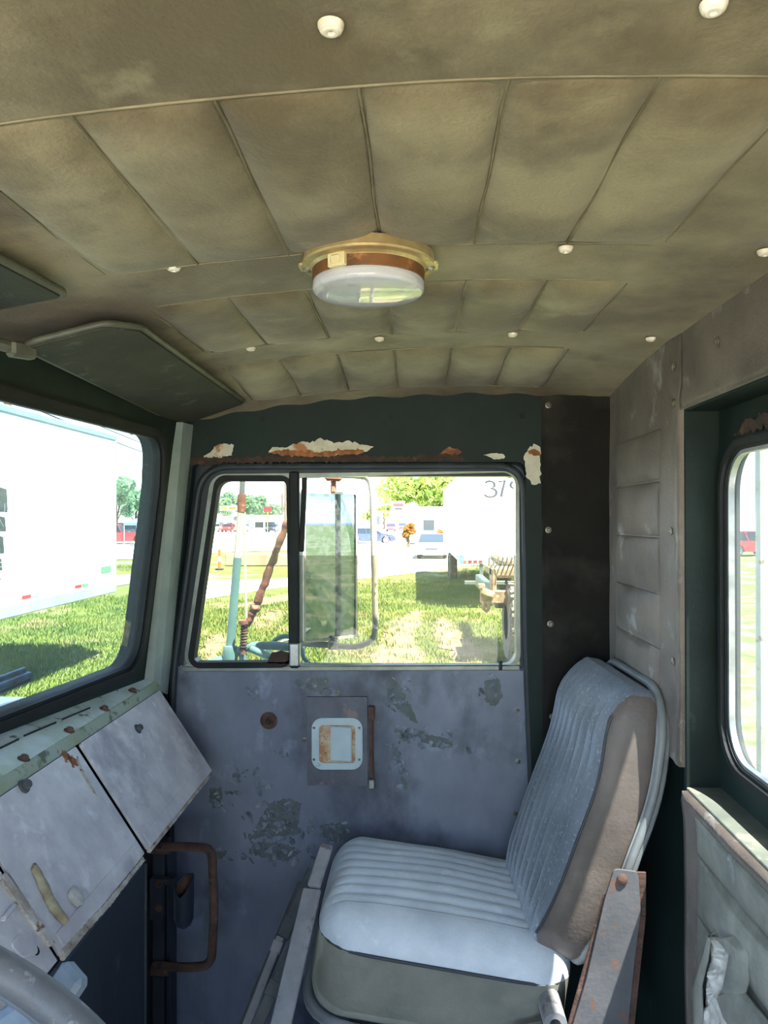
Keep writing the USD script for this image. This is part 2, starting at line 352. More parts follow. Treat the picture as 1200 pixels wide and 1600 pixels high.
obj('bulb', lathe([(.0003, .010), (.007, .012), (.009, .020), (.007, .026), (.0003, .028)], frame(LC + [-.02, 0, 0], [1, 0, 0], [0, -1, 0]), 16), 'bright_metal', lamp)
sf = frame(LC + [-.029 - .004, -.0635, -.0145], [.89, -.46 + .0, 0], [0, 0, 1])
sw = obj('switch_plate', fbox(sf, .0235, .0165, .008, .0015, (0, 0, 0)), 'switch', lamp)
obj('rocker', fbox(sf, .013, .010, .006, .002, (0, 0, .004)), 'switch', sw)
for s in (-1, 1): screw(LC + [s * .0765, 0, -.005], [0, 0, -1], .0052, parent=lamp)

# ------------------------------------------------------------------ far wall (passenger side) and its door
fd = lambda Y: frame([0, Y, 0], [1, 0, 0], [0, 0, 1])          # +x, +z, towards the eye
def dp(pts, Y): return [(to(x, y, Y=Y)[0], to(x, y, Y=Y)[2]) for x, y in pts]
def dslab(pts, Y, t, t0=0.0, r=0.0, hole=None):
    q = rnd(Polygon(dp(pts, Y)), r) if not isinstance(pts, Polygon) else pts
    return slab(q.difference(hole) if hole is not None else q, fd(Y), t0, t)
wall_back = thing('wall_back', 'dark green passenger side wall with flaking paint over the door window', 'wall', (0, YD, -.4), kind=S)
opening = rnd(Polygon(dp([(302, 722), (821, 722), (824, 1040), (836, 1330), (840, 1700), (256, 1700), (262, 1062)], YD)), .02)
wallpoly = Polygon([(-.86, -1.27), (.50, -1.27), (.50, .40), (-.555, .40), (-.620, -.40), (-.86, -.42)])
obj('header_panel', slab(wallpoly.difference(opening), fd(YD), -.03, 0), 'green_paint', wall_back)
obj('door_jamb', slab(opening.buffer(.05).difference(opening.buffer(-.012)).intersection(wallpoly.buffer(.002)), fd(YD), -.115, -.075), 'seal_rubber', wall_back)
for px, py in ((410, 655), (611, 652), (816, 650)):
    obj('hole', lathe([(.0068, .0), (.0066, .0008), (.0003, .0006)], frame(to(px, py, Y=YD), [1, 0, 0], [0, 0, 1]), 18), 'dark', wall_back)
# the dark vinyl pad at the right
n = 40; a = np.linspace(0, 1, n); b = np.linspace(0, 1, 90); A, B = np.meshgrid(a, b, indexing='ij')
px0, px1 = to(846, 700, Y=YD)[0], .476
x = px0 + (px1 - px0) * A; z = -1.0 + 1.292 * B
bul = .010 * np.minimum(1, np.minimum(A, 1 - A) * 14) ** .5 + .006 * (meshkit.fbm(np.stack([x * 5, 0 * x, z * 5], -1), 3, 3) - .5)
for (sx, sy) in ((857, 633), (857, 828), (860, 975), (863, 1120)):
    q = to(sx, sy, Y=YD - .01); bul -= .005 * np.exp(-((x - q[0]) ** 2 + (z - q[2]) ** 2) / .0008)
padv = obj('vinyl_pad', grid(np.stack([x, YD - .001 - bul, z], -1)), 'black_vinyl', wall_back, True, label='black vinyl pad beside the door')
for (sx, sy) in ((857, 633), (857, 828), (860, 975), (863, 1120)):
    screw(to(sx, sy, Y=YD - .009), [0, -1, 0], .0055, parent=wall_back, h=.005)
# flaking paint and rust along the header's lower edge
def patch(name, pts, t, mat, amp, seed, parent, Y=YD, step=.006, **kw):
    obj(name, slab(jag(dp(pts, Y), amp, seed, step), fd(Y), -.001, t), mat, parent, False, **kw)
patch('bare_patch', [(312, 722), (320, 712), (331, 706), (336, 697), (348, 692), (365, 696), (363, 711), (344, 715), (334, 724)], .0012, 'cream_paint', .0016, 1, wall_back, label='cream undercoat showing through')
patch('bare_patch', [(416, 706), (428, 698), (446, 699), (470, 690), (486, 692), (502, 685), (520, 692), (543, 688), (562, 694), (584, 697), (574, 705), (540, 710), (500, 713), (450, 711)], .0012, 'cream_paint', .0018, 2, wall_back)
patch('bare_patch', [(688, 706), (700, 700), (716, 701), (722, 708), (706, 713), (690, 712)], .0014, 'orange_rust', .0012, 3, wall_back, label='orange rust patch')
patch('bare_patch', [(756, 711), (770, 708), (790, 711), (789, 716), (772, 717)], .0012, 'cream_clean', .001, 4, wall_back)
patch('bare_patch', [(819, 712), (826, 700), (838, 693), (845, 698), (845, 754), (832, 757), (822, 748)], .0012, 'cream_clean', .0018, 5, wall_back)
patch('bare_patch', [(824, 706), (833, 702), (845, 706), (845, 714), (834, 712)], .0017, 'orange_rust', .0012, 6, wall_back)
patch('bare_patch', [(420, 707), (450, 703), (500, 706), (540, 702), (575, 704), (560, 709), (500, 714), (440, 713)], .0018, 'orange_rust', .002, 8, wall_back)
patch('rust_scale', [(288, 716), (330, 714), (366, 716), (420, 712), (500, 714), (560, 711), (620, 714), (690, 709), (722, 711), (722, 719), (640, 720), (480, 721), (360, 724), (320, 727), (298, 727)], .003, 'dark_rust', .0026, 7, wall_back, step=.004, label='dark rust scale along the edge')

door = thing('door_1', 'blue-grey painted passenger door with peeling paint below its window', 'door', (.0, YP, -.6), kind=S)
outer = Polygon(dp([(310, 726), (819, 726), (822, 1047), (834, 1340), (838, 1690), (262, 1690), (266, 1070), (276, 1048)], YP))
glasshole = rnd(Polygon(dp([(333, 742), (808, 736), (811, 1044), (288, 1046)], YP)), .035)
sillz = to(600, 1046, Y=YP)[2]
skin = outer.intersection(sbox(-1, -1.6, 1, sillz)); upper = outer.intersection(sbox(-1, sillz, 1, 1))
obj('door_skin', slab(skin, fd(YP), -.05, 0), 'door_paint', door)
obj('door_seal', slab(rnd(upper, .03).difference(Polygon(dp([(334, 744), (812, 744), (812, 1060), (284, 1060)], YP)).buffer(-.03).buffer(.03)), fd(YP), -.05, .004), 'seal_rubber', door)
# weather strip running round the door
strip = smooth_path([to(264, 1500, Y=YP - .012), to(270, 1060, Y=YP - .012), to(315, 729, Y=YP - .012), to(818, 727, Y=YP - .012), to(823, 1040, Y=YP - .012), to(835, 1340, Y=YP - .012), to(838, 1560, Y=YP - .012)], .07, 8)
obj('weather_strip', tube(strip, .0085, 10), 'seal_rubber', door)
sill = obj('window_sill', bar(to(284, 1045, Y=YP - .006), to(813, 1043, Y=YP - .006), .014, .008, b=.003), 'channel_metal', door)
obj('lock_pin', tube([to(782, 1047, Y=YP - .012), to(782, 1032, Y=YP - .012)], .0042, 10), 'seal_rubber', sill)

# ---- the door's window
win = thing('window_2', 'passenger door window with small fixed front pane and half lowered glass', 'window', (.0, YP, -.12), kind=S)
chan = Polygon(dp([(331, 741), (810, 736), (813, 1046), (286, 1048)], YP)); chan = rnd(chan, .04)
chi = rnd(Polygon(dp([(343, 750), (805, 738), (806, 1040), (299, 1038)], YP)), .032)
obj('window_frame', slab(chan.difference(chi), fd(YP), -.03, .008), 'channel_metal', win)
vo = rnd(Polygon(dp([(338, 743), (458, 743), (458, 1042), (293, 1043)], YP)), .03)
vi = rnd(Polygon(dp([(343, 752), (448.5, 752), (453, 1033), (304, 1034)], YP)).intersection(sbox(-2, -2, 2, 2)), .012)
vi = unary_union([vi.intersection(Polygon(dp([(380, 700), (460, 700), (460, 1060), (280, 1060), (280, 800), (380, 800)], YP))), rnd(Polygon(dp([(343, 752), (448, 752), (453, 1033), (304, 1034)], YP)), .03)])
obj('vent_gasket', slab(vo.difference(vi), fd(YP), -.02, .012), 'rubber', win, label='black rubber gasket of the front pane')
obj('vent_pane', slab(vo.buffer(-.004), fd(YP), -.010, -.006), 'door_glass', win)
obj('divider_post', bar(to(460, 737, Y=YP - .006), to(461, 1043, Y=YP - .006), .024, .024, up=(0, 1, 0), b=.004), 'rubber', win)
obj('post_sleeve', bar(to(461, 1004, Y=YP - .008), to(461, 1040, Y=YP - .008), .0245, .0245, up=(0, 1, 0), b=.003), 'bright_metal', win, label='bright metal sleeve at the foot of the post')
obj('run_channel', bar(to(476, 746, Y=YP - .004), to(471, 862, Y=YP - .004), .010, .012, up=(0, 1, 0), b=.002), 'rubber', win)
obj('lowered_pane', slab(Polygon(dp([(466, 868), (806, 868), (808, 1044), (466, 1044)], YP)), fd(YP), -.010, -.005), 'door_glass', win, label='half lowered glass pane')
obj('torn_foam', slab(jag(dp([(418, 1035), (424, 1020), (440, 1016), (452, 1020), (452, 1035)], YP), .001, 31, .005), fd(YP), -.004, .012), 'dark_rust', win, False)

# ---- latch
latch = obj('latch_plate', dslab([(480, 1088), (574, 1088), (575, 1226), (481, 1226)], YP, .007, r=.003), 'plate_paint', door)
ring_o = rnd(Polygon(dp([(488, 1120), (567, 1120), (567, 1200), (488, 1200)], YP)), .026)
ring_i = rnd(Polygon(dp([(499.5, 1131), (556, 1131), (556, 1190), (499.5, 1190)], YP)), .010)
obj('latch_bezel', cat([slab(ring_o.difference(ring_i), fd(YP), .006, .0125), slab(ring_o.buffer(-.0025).difference(ring_i.buffer(.003)), fd(YP), .0125, .0145)]), 'latch_blue', latch)
obj('latch_recess', slab(ring_i.buffer(.001), fd(YP), .004, .0075), 'latch_rust', latch, label='rust speckled recess')
pf = frame((to(534, 1160, Y=YP) + [0, -.012, 0]), [1, -.10, 0], [0, 0, 1])
obj('latch_paddle', cat([fbox(pf, .052, .083, .006, .003)]), 'latch_blue', latch, label='pale blue pull paddle')
for q in ((492, 1135), (562, 1135), (492, 1184), (562, 1184)): screw(to(*q, Y=YP) + [0, -.0125, 0], [0, -1, 0], .0036, 'screw', latch, 'rivet', .003)
rod = obj('latch_rod', tube([to(580, 1106, Y=YP - .008), to(580, 1150, Y=YP - .009), to(581, 1215, Y=YP - .008)], .0052, 10), 'rust', door, label='rusty latch rod')
obj('rod_clip', bx(*sorted([to(576, 0, Y=YP)[0], to(586, 0, Y=YP)[0]]), YP - .016, YP, *sorted([to(0, 1096, Y=YP)[2], to(0, 1116, Y=YP)[2]])), 'rust', rod)
obj('rod_clip', bx(*sorted([to(577, 0, Y=YP)[0], to(586, 0, Y=YP)[0]]), YP - .017, YP, *sorted([to(0, 1207, Y=YP)[2], to(0, 1221, Y=YP)[2]])), 'bright_metal', rod)
for q in ((528, 1083), (475, 1156), (808, 1110), (809, 1190), (805, 1271)): screw(to(*q, Y=YP), [0, -1, 0], .0044, 'screw', door)
kf = frame(to(420, 1126, Y=YP), [1, 0, 0], [0, 0, 1])
knob = obj('crank_boss', lathe([(.0215, .0), (.0205, .002), (.018, .003), (.0172, .0015), (.016, .001), (.0003, .001)], kf, 28), 'rust', door, label='rusty round window crank boss')
obj('bolt', lathe([(.0085, .001), (.0085, .005), (.005, .006), (.0045, .012), (.0003, .0125)], kf, 16), 'dark_rust', knob)
# peeled areas: bare patches and curled flakes
peel = [((455, 1064), (478, 1060), (512, 1058), (517, 1070), (500, 1084), (486, 1076), (470, 1078)), ((330, 1232), (346, 1230), (348, 1246), (344, 1264), (334, 1262), (326, 1250)),
        ((425, 1253), (452, 1246), (470, 1256), (466, 1290), (474, 1302), (440, 1306), (392, 1310), (400, 1290), (412, 1270)), ((602, 1062), (622, 1066), (640, 1098), (654, 1130), (640, 1126), (606, 1092)),
        ((614, 1140), (640, 1138), (648, 1152), (630, 1160)), ((612, 1164), (626, 1176), (628, 1194), (616, 1186)), ((628, 1208), (638, 1224), (634, 1236), (626, 1222)), ((756, 1062), (778, 1060), (786, 1088), (772, 1106), (758, 1094)),
        ((390, 1316), (440, 1318), (470, 1330), (450, 1346), (400, 1338)), ((336, 1330), (352, 1328), (352, 1342), (338, 1344)), ((650, 1145), (690, 1150), (712, 1166), (690, 1170), (660, 1160)),
        ((500, 1290), (540, 1284), (556, 1300), (530, 1316), (505, 1310)), ((505, 1075), (520, 1078), (512, 1086))]
for i, q in enumerate(peel): patch('bare_patch', q, .0006, 'bare_patch', .0022, 40 + i, door, YP, .005)
g = np.random.default_rng(5); fl = []
def flake(c, s, ang, curl):
    L, W = s, s * g.uniform(.35, .95); u = np.array([math.cos(ang), 0, math.sin(ang)]); v = np.array([-u[2], 0, u[0]])
    P = np.zeros((4, 2, 3))
    for i, t in enumerate(np.linspace(0, 1, 4)):
        wd = W * (1 - abs(t - .4)) * g.uniform(.6, 1.1)
        o = np.asarray(c) + u * L * (t - .5) + np.array([0, -1, 0]) * (.0008 + curl * t * t * L)
        P[i, 0], P[i, 1] = o - v * wd / 2, o + v * wd / 2 + [0, -curl * W * .3, 0]
    return grid(P)
for (cx, cy, sx, sy, k) in ((350, 1250, 20, 16, 14), (430, 1290, 42, 34, 70), (450, 1330, 60, 16, 36), (520, 1296, 36, 16, 22), (405, 1225, 16, 14, 10), (375, 1213, 10, 8, 5), (625, 1090, 24, 26, 22), (640, 1150, 30, 14, 26), (690, 1160, 26, 10, 12), (620, 1195, 12, 30, 16),
                            (770, 1078, 16, 18, 9), (480, 1072, 26, 10, 12), (395, 1080, 16, 10, 5), (445, 1180, 10, 8, 6), (355, 1330, 20, 10, 5)):
    for _ in range(k):
        c = to(cx + g.normal() * sx * .6, cy + g.normal() * sy * .6, Y=YP); fl.append(flake(c, g.uniform(.006, .022), g.uniform(0, 6.3), g.uniform(.1, .5)))
obj('paint_flake', cat(fl), 'flake_paint', door, False, kind='stuff', label='curled flakes of peeling paint')

# ------------------------------------------------------------------ windshield wall
WO = np.array([-.572, 1.70, .125]); WU = np.array([.1, 1, 0]); WU /= np.linalg.norm(WU)
WV = np.array([.115, 0, 1.0]); WV = WV - WU * np.dot(WU, WV); WV /= np.linalg.norm(WV)
wf = frame(WO, WU, WV); WN = wf[:3, 2]                       # WN = WU x WV points to the cab's inside (+x)
def w2(px, py):
    p = onp(px, py, WO, WN) - WO
    return (p @ WU, p @ WV)
hx = [(-400, 527), (149, 663), (246, 687), (243, 760), (216, 985), (207, 1037), (149, 1060), (-400, 1269)]
shield = rnd(Polygon([w2(*q) for q in hx]), .055)
b0 = shield.bounds
shield_near = rnd(sbox(b0[0] - 1.0, b0[1] + .02, b0[0] - .09, b0[3] - .0), .06)
wall_left = thing('wall_left', 'dark painted windshield wall with its header under the sun visors', 'wall', WO, kind=S)
wp = sbox(-2.35, -.60, .075, .22)
obj('windshield_panel', slab(wp.difference(unary_union([shield, shield_near]).buffer(.004)), wf, -.035, 0), 'green_paint', wall_left)
# corner pillar between windshield and door
L1t, L1b = to(258, 660, Y=1.745), to(224, 1075, Y=1.745)
L2t, L2b = to(302, 664, Y=1.846), to(262, 1085, Y=1.846)
Mt, Mb = to(286, 660, Y=1.775), to(250, 1080, Y=1.775)
back = np.array([-.05, .06, 0])
obj('corner_pillar', hull([L1t, L1b, L2t, L2b, Mt, Mb, (L1t + Mt) / 2 + [.004, -.006, 0], (L1b + Mb) / 2 + [.004, -.006, 0], L1t + back, L1b + back, L2t + back, L2b + back]), 'pillar_paint', wall_left, 20)
obj('lower_pillar', bx(-.86, to(262, 0, Y=1.846)[0] - .004, 1.79, 1.846, -1.27, L1b[2] - .01, .01), 'dark_paint', wall_left)
win1 = thing('window_1', 'large windshield in a thick black rubber gasket', 'window', WO, kind=S)
def gasket(parent, hole, fr, w=.026, t=.016, mat='rubber'):
    obj('gasket', cat([slab(hole.buffer(w).difference(hole), fr, -.012, t * .55), slab(hole.buffer(w * .8).difference(hole.buffer(w * .25)), fr, t * .5, t)]), mat, parent)
gasket(win1, shield, wf); gasket(win1, shield_near, wf)
obj('pane', slab(shield.buffer(.010), wf, -.008, -.003), 'shield_glass', win1)
obj('pane', slab(shield_near.buffer(.010), wf, -.008, -.003), 'shield_glass', win1)

# ------------------------------------------------------------------ sun visors
VO, VN = np.array([-.40, 1.4, .267]), np.array([.2625, 0, -1.0]); VN /= np.linalg.norm(VN)
vfr = frame(VO, [0, 1, 0], np.cross(VN, [0, 1, 0]))
if vfr[2, 2] > 0: vfr = frame(VO, [0, 1, 0], -np.cross(VN, [0, 1, 0]))
def visor(name, label, fr, pix, n, o, r=.022, th=.012):
    inv = np.linalg.inv(fr)
    q = [tuple((inv @ np.r_[onp(px, py, o, n), 1])[:2]) for px, py in pix]
    P = rnd(Polygon(q), r); t = thing(name, label, 'sun visor', onp(*pix[0], o, n))
    obj('panel', cat([slab(P.buffer(-.004), fr, -th, .0), slab(P.buffer(-.0015), fr, -th + .002, -.002)]), 'visor_vinyl', t)
    e = np.array(P.exterior.coords)[:-1]; e3 = np.c_[e, np.full(len(e), -th / 2), np.ones(len(e))] @ fr.T
    obj('edge_welt', tube(e3[:, :3], .0050, 8, closed=True), 'visor_edge', t, True)
    return t
v1 = visor('sun_visor', 'dark padded sun visor tilted down over the windshield corner by the door', vfr, [(32, 546), (165, 511), (222, 517), (383, 631), (297, 661), (262, 657)], VN, VO)
h0 = onp(30, 549, VO, VN)
obj('hinge_arm', cat([tube([h0 + [-.06, -.14, .02], h0 + [-.02, -.05, .004], h0 + [.004, .006, .002]], .0085, 10), bar(h0 + [-.004, -.02, 0], h0 + [.012, .016, .002], .022, .02, b=.004)]), 'visor_edge', v1)
obj('clip', bar(onp(258, 661, VO, VN), onp(276, 664, VO, VN), .012, .012, b=.003), 'channel_metal', v1)
V2o, V2n = np.array([-.43, .8, .268]), np.array([0, 0, -1.0])
visor('sun_visor', 'flat folded up sun visor at the left edge above the windshield', frame(V2o, [1, 0, 0], [0, -1, 0]), [(103, 466), (-44, 494), (-330, 300), (-215, 300)], V2n, V2o, .018)

# ------------------------------------------------------------------ dashboard
PT, PB = np.array([-.596, 0, -.397]), np.array([-.4725, 0, -.582])
LB, LF = np.array([-.70, 0, -.340]), np.array([-.604, 0, -.3785])
sv = (PT - PB) / np.linalg.norm(PT - PB); SL = np.linalg.norm(PT - PB); SN = np.array([sv[2], 0, -sv[0]])
ln = np.array([-(LF - LB)[2], 0, (LF - LB)[0]]); ln /= np.linalg.norm(ln)
dash = thing('dashboard', 'sloping grey dashboard with faded green top ledge and hinged lids', 'dashboard', (-.62, 1.2, -.5))
def prism(prof, y0, y1):
    p = Polygon([(a[0], a[2]) for a in prof]); return slab(p, frame([0, y1, 0], [1, 0, 0], [0, 0, 1]), 0, y1 - y0)
yd0, yd1 = -.3, 1.765
def ledge_at(y):
    xb = WO[0] - .1 * (1.7 - y) - .06; t_ = (xb - LF[0]) / (LB[0] - LF[0]); b_ = LF + (LB - LF) * t_
    return [np.array([q[0], y, q[2]]) for q in (b_, LF, LF + [-.02, 0, -.022], b_ + [0, 0, -.03])]
obj('ledge', hull(ledge_at(yd0) + ledge_at(yd1)), 'ledge_paint', dash)
obj('lip', prism([LF + [-.004, 0, .0006], LF + [.0005, 0, .0006], LF + [.004, 0, -.003], PT + [.003, 0, .001], PT + [-.012, 0, -.004]], yd0, yd1), 'lip_paint', dash, label='green weathered front edge of the ledge')
obj('body', prism([PT + SN * -.006 + [-.01, 0, 0], PB + SN * -.006, PB + [-.03, 0, -.02], PT + [-.22, 0, -.05]], yd0, yd1 - .01), 'dark_paint', dash)
lfr = lambda px, py: frame(onp(px, py, LF, ln), [0, 1, 0], np.cross(ln, [0, 1, 0]))
for (q, p) in (((0, 1170), (29, 1156)), ((37, 1151), (87, 1130)), ((97, 1125), (140, 1107))):
    a, b = onp(*q, LF, ln), onp(*p, LF, ln)
    obj('vent_slot', bar(a + ln * .0006, b + ln * .0006, .005, .002, up=ln, b=.0004), 'dark', dash)
for q in ((207, 1080), (163, 1108), (108, 1142), (37, 1186)):
    c = onp(*q, LF, ln); obj('bolt', lathe([(.0098, 0), (.0096, .001), (.0062, .0015), (.0062, .0055), (.0050, .0065), (.0003, .0066)], frame(c, [0, 1, 0], np.cross(ln, [0, 1, 0])), 6 * 3), 'rust', dash)
obj('debris', slab(jag([(0, 0), (.012, .002), (.014, .009), (.003, .011)], .001, 77, .003), frame(onp(188, 1069, LF, ln), [0, 1, 0], np.cross(ln, [0, 1, 0])), 0, .003), 'scrap', dash)
# the hinged lids
pfr = lambda y: frame(PB * [1, 0, 1] + [0, y, 0], [0, 1, 0], sv)
def on_panel(px, py): return onp(px, py, PB, SN)
def lid(name, y0, y1, lift, label, skew=0.0):
    P = rnd(Polygon([(0, 0), (y1 - y0, 0), (y1 - y0 - skew, SL - .002), (0, SL - .002)]), .004)
    o = obj(name, slab(P, pfr(y0), lift - .0055, lift), 'dash_paint', dash, label=label)
    obj('hinge_leaf', slab(sbox(.012, .002, y1 - y0 - .004, .026), pfr(y0), lift - .001, lift + .0014), 'dash_paint', o)
    k = int((y1 - y0) / .03); ms = []
    for i in range(k):
        a = pfr(y0) @ np.r_[.004 + i * .03, -.004, lift - .004, 1]; b = pfr(y0) @ np.r_[.004 + i * .03 + .028, -.004, lift - .004, 1]
        ms.append(tube([a[:3], b[:3]], .0042, 8))
    obj('hinge_knuckles', cat(ms), 'worn_edge', o)
    return o
l1 = lid('glove_lid', 1.333, 1.752, .005, 'grey glove box lid next to the door')
l2 = lid('glove_lid', 1.006, 1.318, .003, 'grey centre lid with scuffed corner')
l3 = obj('instrument_panel', slab(sbox(0, 0, .55, SL - .002), pfr(.445), -.003, .002), 'dash_paint', dash)
pf3 = lambda px, py: frame(on_panel(px, py), [0, 1, 0], sv)
for q, o in (((212, 1141), l1), ((34, 1231), l2)):
    obj('latch_knob', lathe([(.011, .003), (.0105, .006), (.007, .008), (.0065, .014), (.004, .016), (.0003, .0165)], pf3(*q), 16), 'slat_dark', o)
for q in ((101, 1184), (112, 1192)): obj('rust_spot', slab(jag([(-.010, -.006), (.006, -.012), (.010, .004), (-.002, .014)], .0018, 60, .003), pf3(*q), .003, .0041), 'orange_rust', l2, False)
def pp(px, py, y0):
    p = on_panel(px, py) - pfr(y0)[:3, 3]; return (p[1], p @ sv)
def onlid(name, pts, h0, h1, mat, parent, amp=.001, seed=3, **kw):
    obj(name, slab(jag([pp(x, y, 1.0) for x, y in pts], amp, seed, .004), pfr(1.0), h0, h1), mat, parent, False, **kw)
onlid('peeled_streak', [(118, 1182), (122, 1196), (132, 1214), (147, 1240), (149, 1246), (140, 1236), (124, 1208), (116, 1192)], .003, .0042, 'worn_edge', l2, .0006)
onlid('peeled_strip', [(0, 1366), (8, 1372), (30, 1404), (60, 1446), (80, 1478), (74, 1482), (48, 1450), (18, 1408), (0, 1384)], .002, .0065, 'worn_edge', l3, .0008, label='strip of flaking cream paint with rust')
onlid('edge_rod', [(224, 1345), (217, 1347), (160, 1414), (92, 1486), (98, 1496), (112, 1482), (168, 1418)], -.004, .005, 'worn_edge', l2, .0006)
pl = np.array([pp(*q, .445) for q in ((26, 1462), (40, 1456), (58, 1492), (32, 1498), (12, 1478))])
obj('embossed_pad', slab(rnd(Polygon(pl).convex_hull, .006), pfr(.445), .001, .0045), 'dash_paint', l3)
obj('hole', lathe([(.006, .0022), (.0058, .003), (.0003, .0026)], pf3(54, 1487), 14), 'dark', l3)
obj('peeled_ridge', bar(on_panel(0, 1440) + SN * .004, on_panel(19, 1417) + SN * .004, .008, .006, up=SN), 'dash_paint', l3)
# loose scraps lying on the centre lid
a = [on_panel(*q) for q in ((47, 1356), (60, 1380), (78, 1418), (98, 1444))]
n_ = 12; P = np.zeros((n_, 5, 3)); pts = np.array([[np.interp(t, [0, .3, .68, 1], [q[k] for q in a]) for k in range(3)] for t in np.linspace(0, 1, n_)])
for i, t in enumerate(np.linspace(0, 1, n_)):
    w = .003 + .010 * math.sin(math.pi * min(1, t * .8 + .1)) ** .8; s = np.array([0, 1.0, 0]) * .8 + sv * .35
    for j, e in enumerate(np.linspace(-1, 1, 5)): P[i, j] = pts[i] + s * w * e + SN * (.0045 + .006 * (1 - e * e) + .003 * abs(e) * (i % 3) / 3)
bot = P - SN * .0016
mm = cat([grid(P), grid(bot, True)])
obj('dry_scrap', mm, 'scrap', smooth=True, label='curled dry tan scrap lying on the grey centre dash lid', category='scrap')
bm = trimesh.creation.icosphere(3, 1.0); v = bm.vertices; w = meshkit.fbm(v * 1.8 + 4, 3, 2)
bm.vertices = v * (.7 + .6 * w)[:, None] * [.0145, .0145, .005]; bm.apply_transform(frame(on_panel(114, 1404) + SN * .0055, [0, 1, 0], sv))
obj('filler_lump', bm, 'stuffing', smooth=True, label='small crusty white lump stuck on the centre dash lid', category='lump')
# what is under the dash
heater = thing('heater_housing', 'dark blue-black sheet metal housing under the dashboard', 'housing', (-.60, .9, -1.27))
obj('side_panel', bx(-.80, -.480, .30, 1.352, -1.27, -.604, .006), 'kick_paint', heater)
obj('corner_bead', tube([(-.482, 1.350, -1.27), (-.482, 1.350, -.612)], .005, 8), 'dark_paint', heater)
obj('flange', bx(-.486, -.477, .30, 1.02, -1.27, -.62, .002), 'kick_paint', heater)
obj('bracket', bx(-.53, -.474, .985, 1.02, -.66, -.60, .008), 'slat_dark', heater)
obj('firewall', bx(-1.06, -1.02, -.5, 1.84, -1.27, -.47), 'dark_paint', label='dark painted firewall deep under the dashboard', category='wall', kind=S)
post = thing('hinge_post', 'dark steel post at the door\'s front edge carrying the rusty grab rail', 'post', to(248, 1600, Y=1.76))
xa, xb = to(241, 0, Y=1.72)[0], to(259, 0, Y=1.72)[0]
obj('post', bx(xa, xb, 1.72, 1.78, -1.27, to(0, 1318, Y=1.72)[2], .004), 'dark_paint', post)
obj('trim_strip', bx(to(263, 0, Y=1.73)[0], to(269, 0, Y=1.73)[0], 1.73, 1.78, -1.27, to(0, 1326, Y=1.73)[2], .002), 'kick_paint', post)
rail = thing('grab_rail', 'rusty brown bent grab rail on the lower door post', 'grab rail', to(252, 1510, Y=1.70))
rp = smooth_path([to(246, 1323, Y=1.71), to(300, 1323, Y=1.70), to(331, 1326, Y=1.68), to(335, 1420, Y=1.67), to(330, 1508, Y=1.68), to(296, 1512, Y=1.70), to(240, 1509, Y=1.71)], .038, 8)
obj('rail', tube(rp, .0098, 14), 'rust', rail)
for py in (1322, 1510):
    o = obj('mounting_tab', bx(to(238, 0, Y=1.71)[0], to(268, 0, Y=1.71)[0], 1.705, 1.722, to(0, py + 8, Y=1.71)[2], to(0, py - 9, Y=1.71)[2], .003), 'rust', rail)
    screw(to(250, py, Y=1.703), [0, -1, 0], .006, 'dark_rust', o, 'bolt', .006)
cup = thing('holder_cup', 'dark blue-grey slant cut tube holder bolted beside the grab rail', 'holder', to(286, 1448, Y=1.68))
obj('bracket', bx(to(238, 0, Y=1.70)[0], to(258, 0, Y=1.70)[0], 1.695, 1.72, to(0, 1432, Y=1.70)[2], to(0, 1368, Y=1.70)[2], .003), 'dark_paint', cup)
obj('arm', bar(to(256, 1376, Y=1.69), to(274, 1376, Y=1.685), .012, .02), 'dark_paint', cup)
for py in (1381, 1419): screw(to(248, py, Y=1.695), [0, -1, 0], .0062, 'rust', cup, 'bolt', .005)
c0 = to(287, 1447, Y=1.685); H = to(287, 1366, Y=1.685)[2] - c0[2]; na = 30; ang = np.arange(na + 1) * 2 * math.pi / na
top = H * (.86 + .10 * np.cos(ang - .6) - .16 * np.clip(-np.sin(ang), 0, 1) ** 3)
rows = []
for (r, h) in ((.006, -.004), (.0165, .004), (.0215, .018), (.0225, None), (.0195, None), (.0185, .02), (.0003, .016)):
    rows.append(np.stack([r * np.cos(ang), r * np.sin(ang), top if h is None else np.full(na + 1, h)], -1) + c0)
obj('cup', grid(np.array(rows), True), 'kick_paint', cup, 40)
obj('rust_lining', grid(np.array([np.stack([.0182 * np.cos(ang), .0182 * np.sin(ang), np.full(na + 1, H * .1)], -1) + c0, np.stack([.0182 * np.cos(ang), .0182 * np.sin(ang), top - .003], -1) + c0])), 'rust', cup, 40)

# ------------------------------------------------------------------ steering wheel
wc, wr = np.array([-.296, .372, -.398]), .245
uu, vv = np.array([.8, 0, -.6]), np.array([0, 1.0, 0])
sw_ = thing('steering_wheel', 'large grey scuffed steering wheel rim at the lower left corner', 'steering wheel', wc)
tt = np.linspace(0, 2 * math.pi, 97)[:-1]
obj('rim', tube([wc + wr * (math.cos(t) * uu + math.sin(t) * vv) for t in tt], .0158, 16, closed=True), 'wheel_plastic', sw_, True)
wn = np.cross(uu, vv)
hubc = wc - wn * .05
obj('hub', lathe([(.0003, .03), (.05, .028), (.06, .01), (.055, -.02), (.03, -.05)], frame(hubc, uu, vv), 28), 'wheel_plastic', sw_)
for a_ in (math.radians(205), math.radians(335)):
    e = wc + wr * (math.cos(a_) * uu + math.sin(a_) * vv); obj('spoke', tube([hubc, (hubc + e) / 2 - wn * .01, e], [.016, .013, .011], 10), 'wheel_plastic', sw_)
colm = thing('steering_column', 'pale blue-grey column shroud and switch pods behind the steering wheel', 'steering column', (-.40, .62, -.56))
obj('shroud', bar(hubc - wn * .04, hubc - wn * .30 + [0, .18, 0], .09, .08, up=(0, 1, 0), b=.02), 'pod_blue', colm)
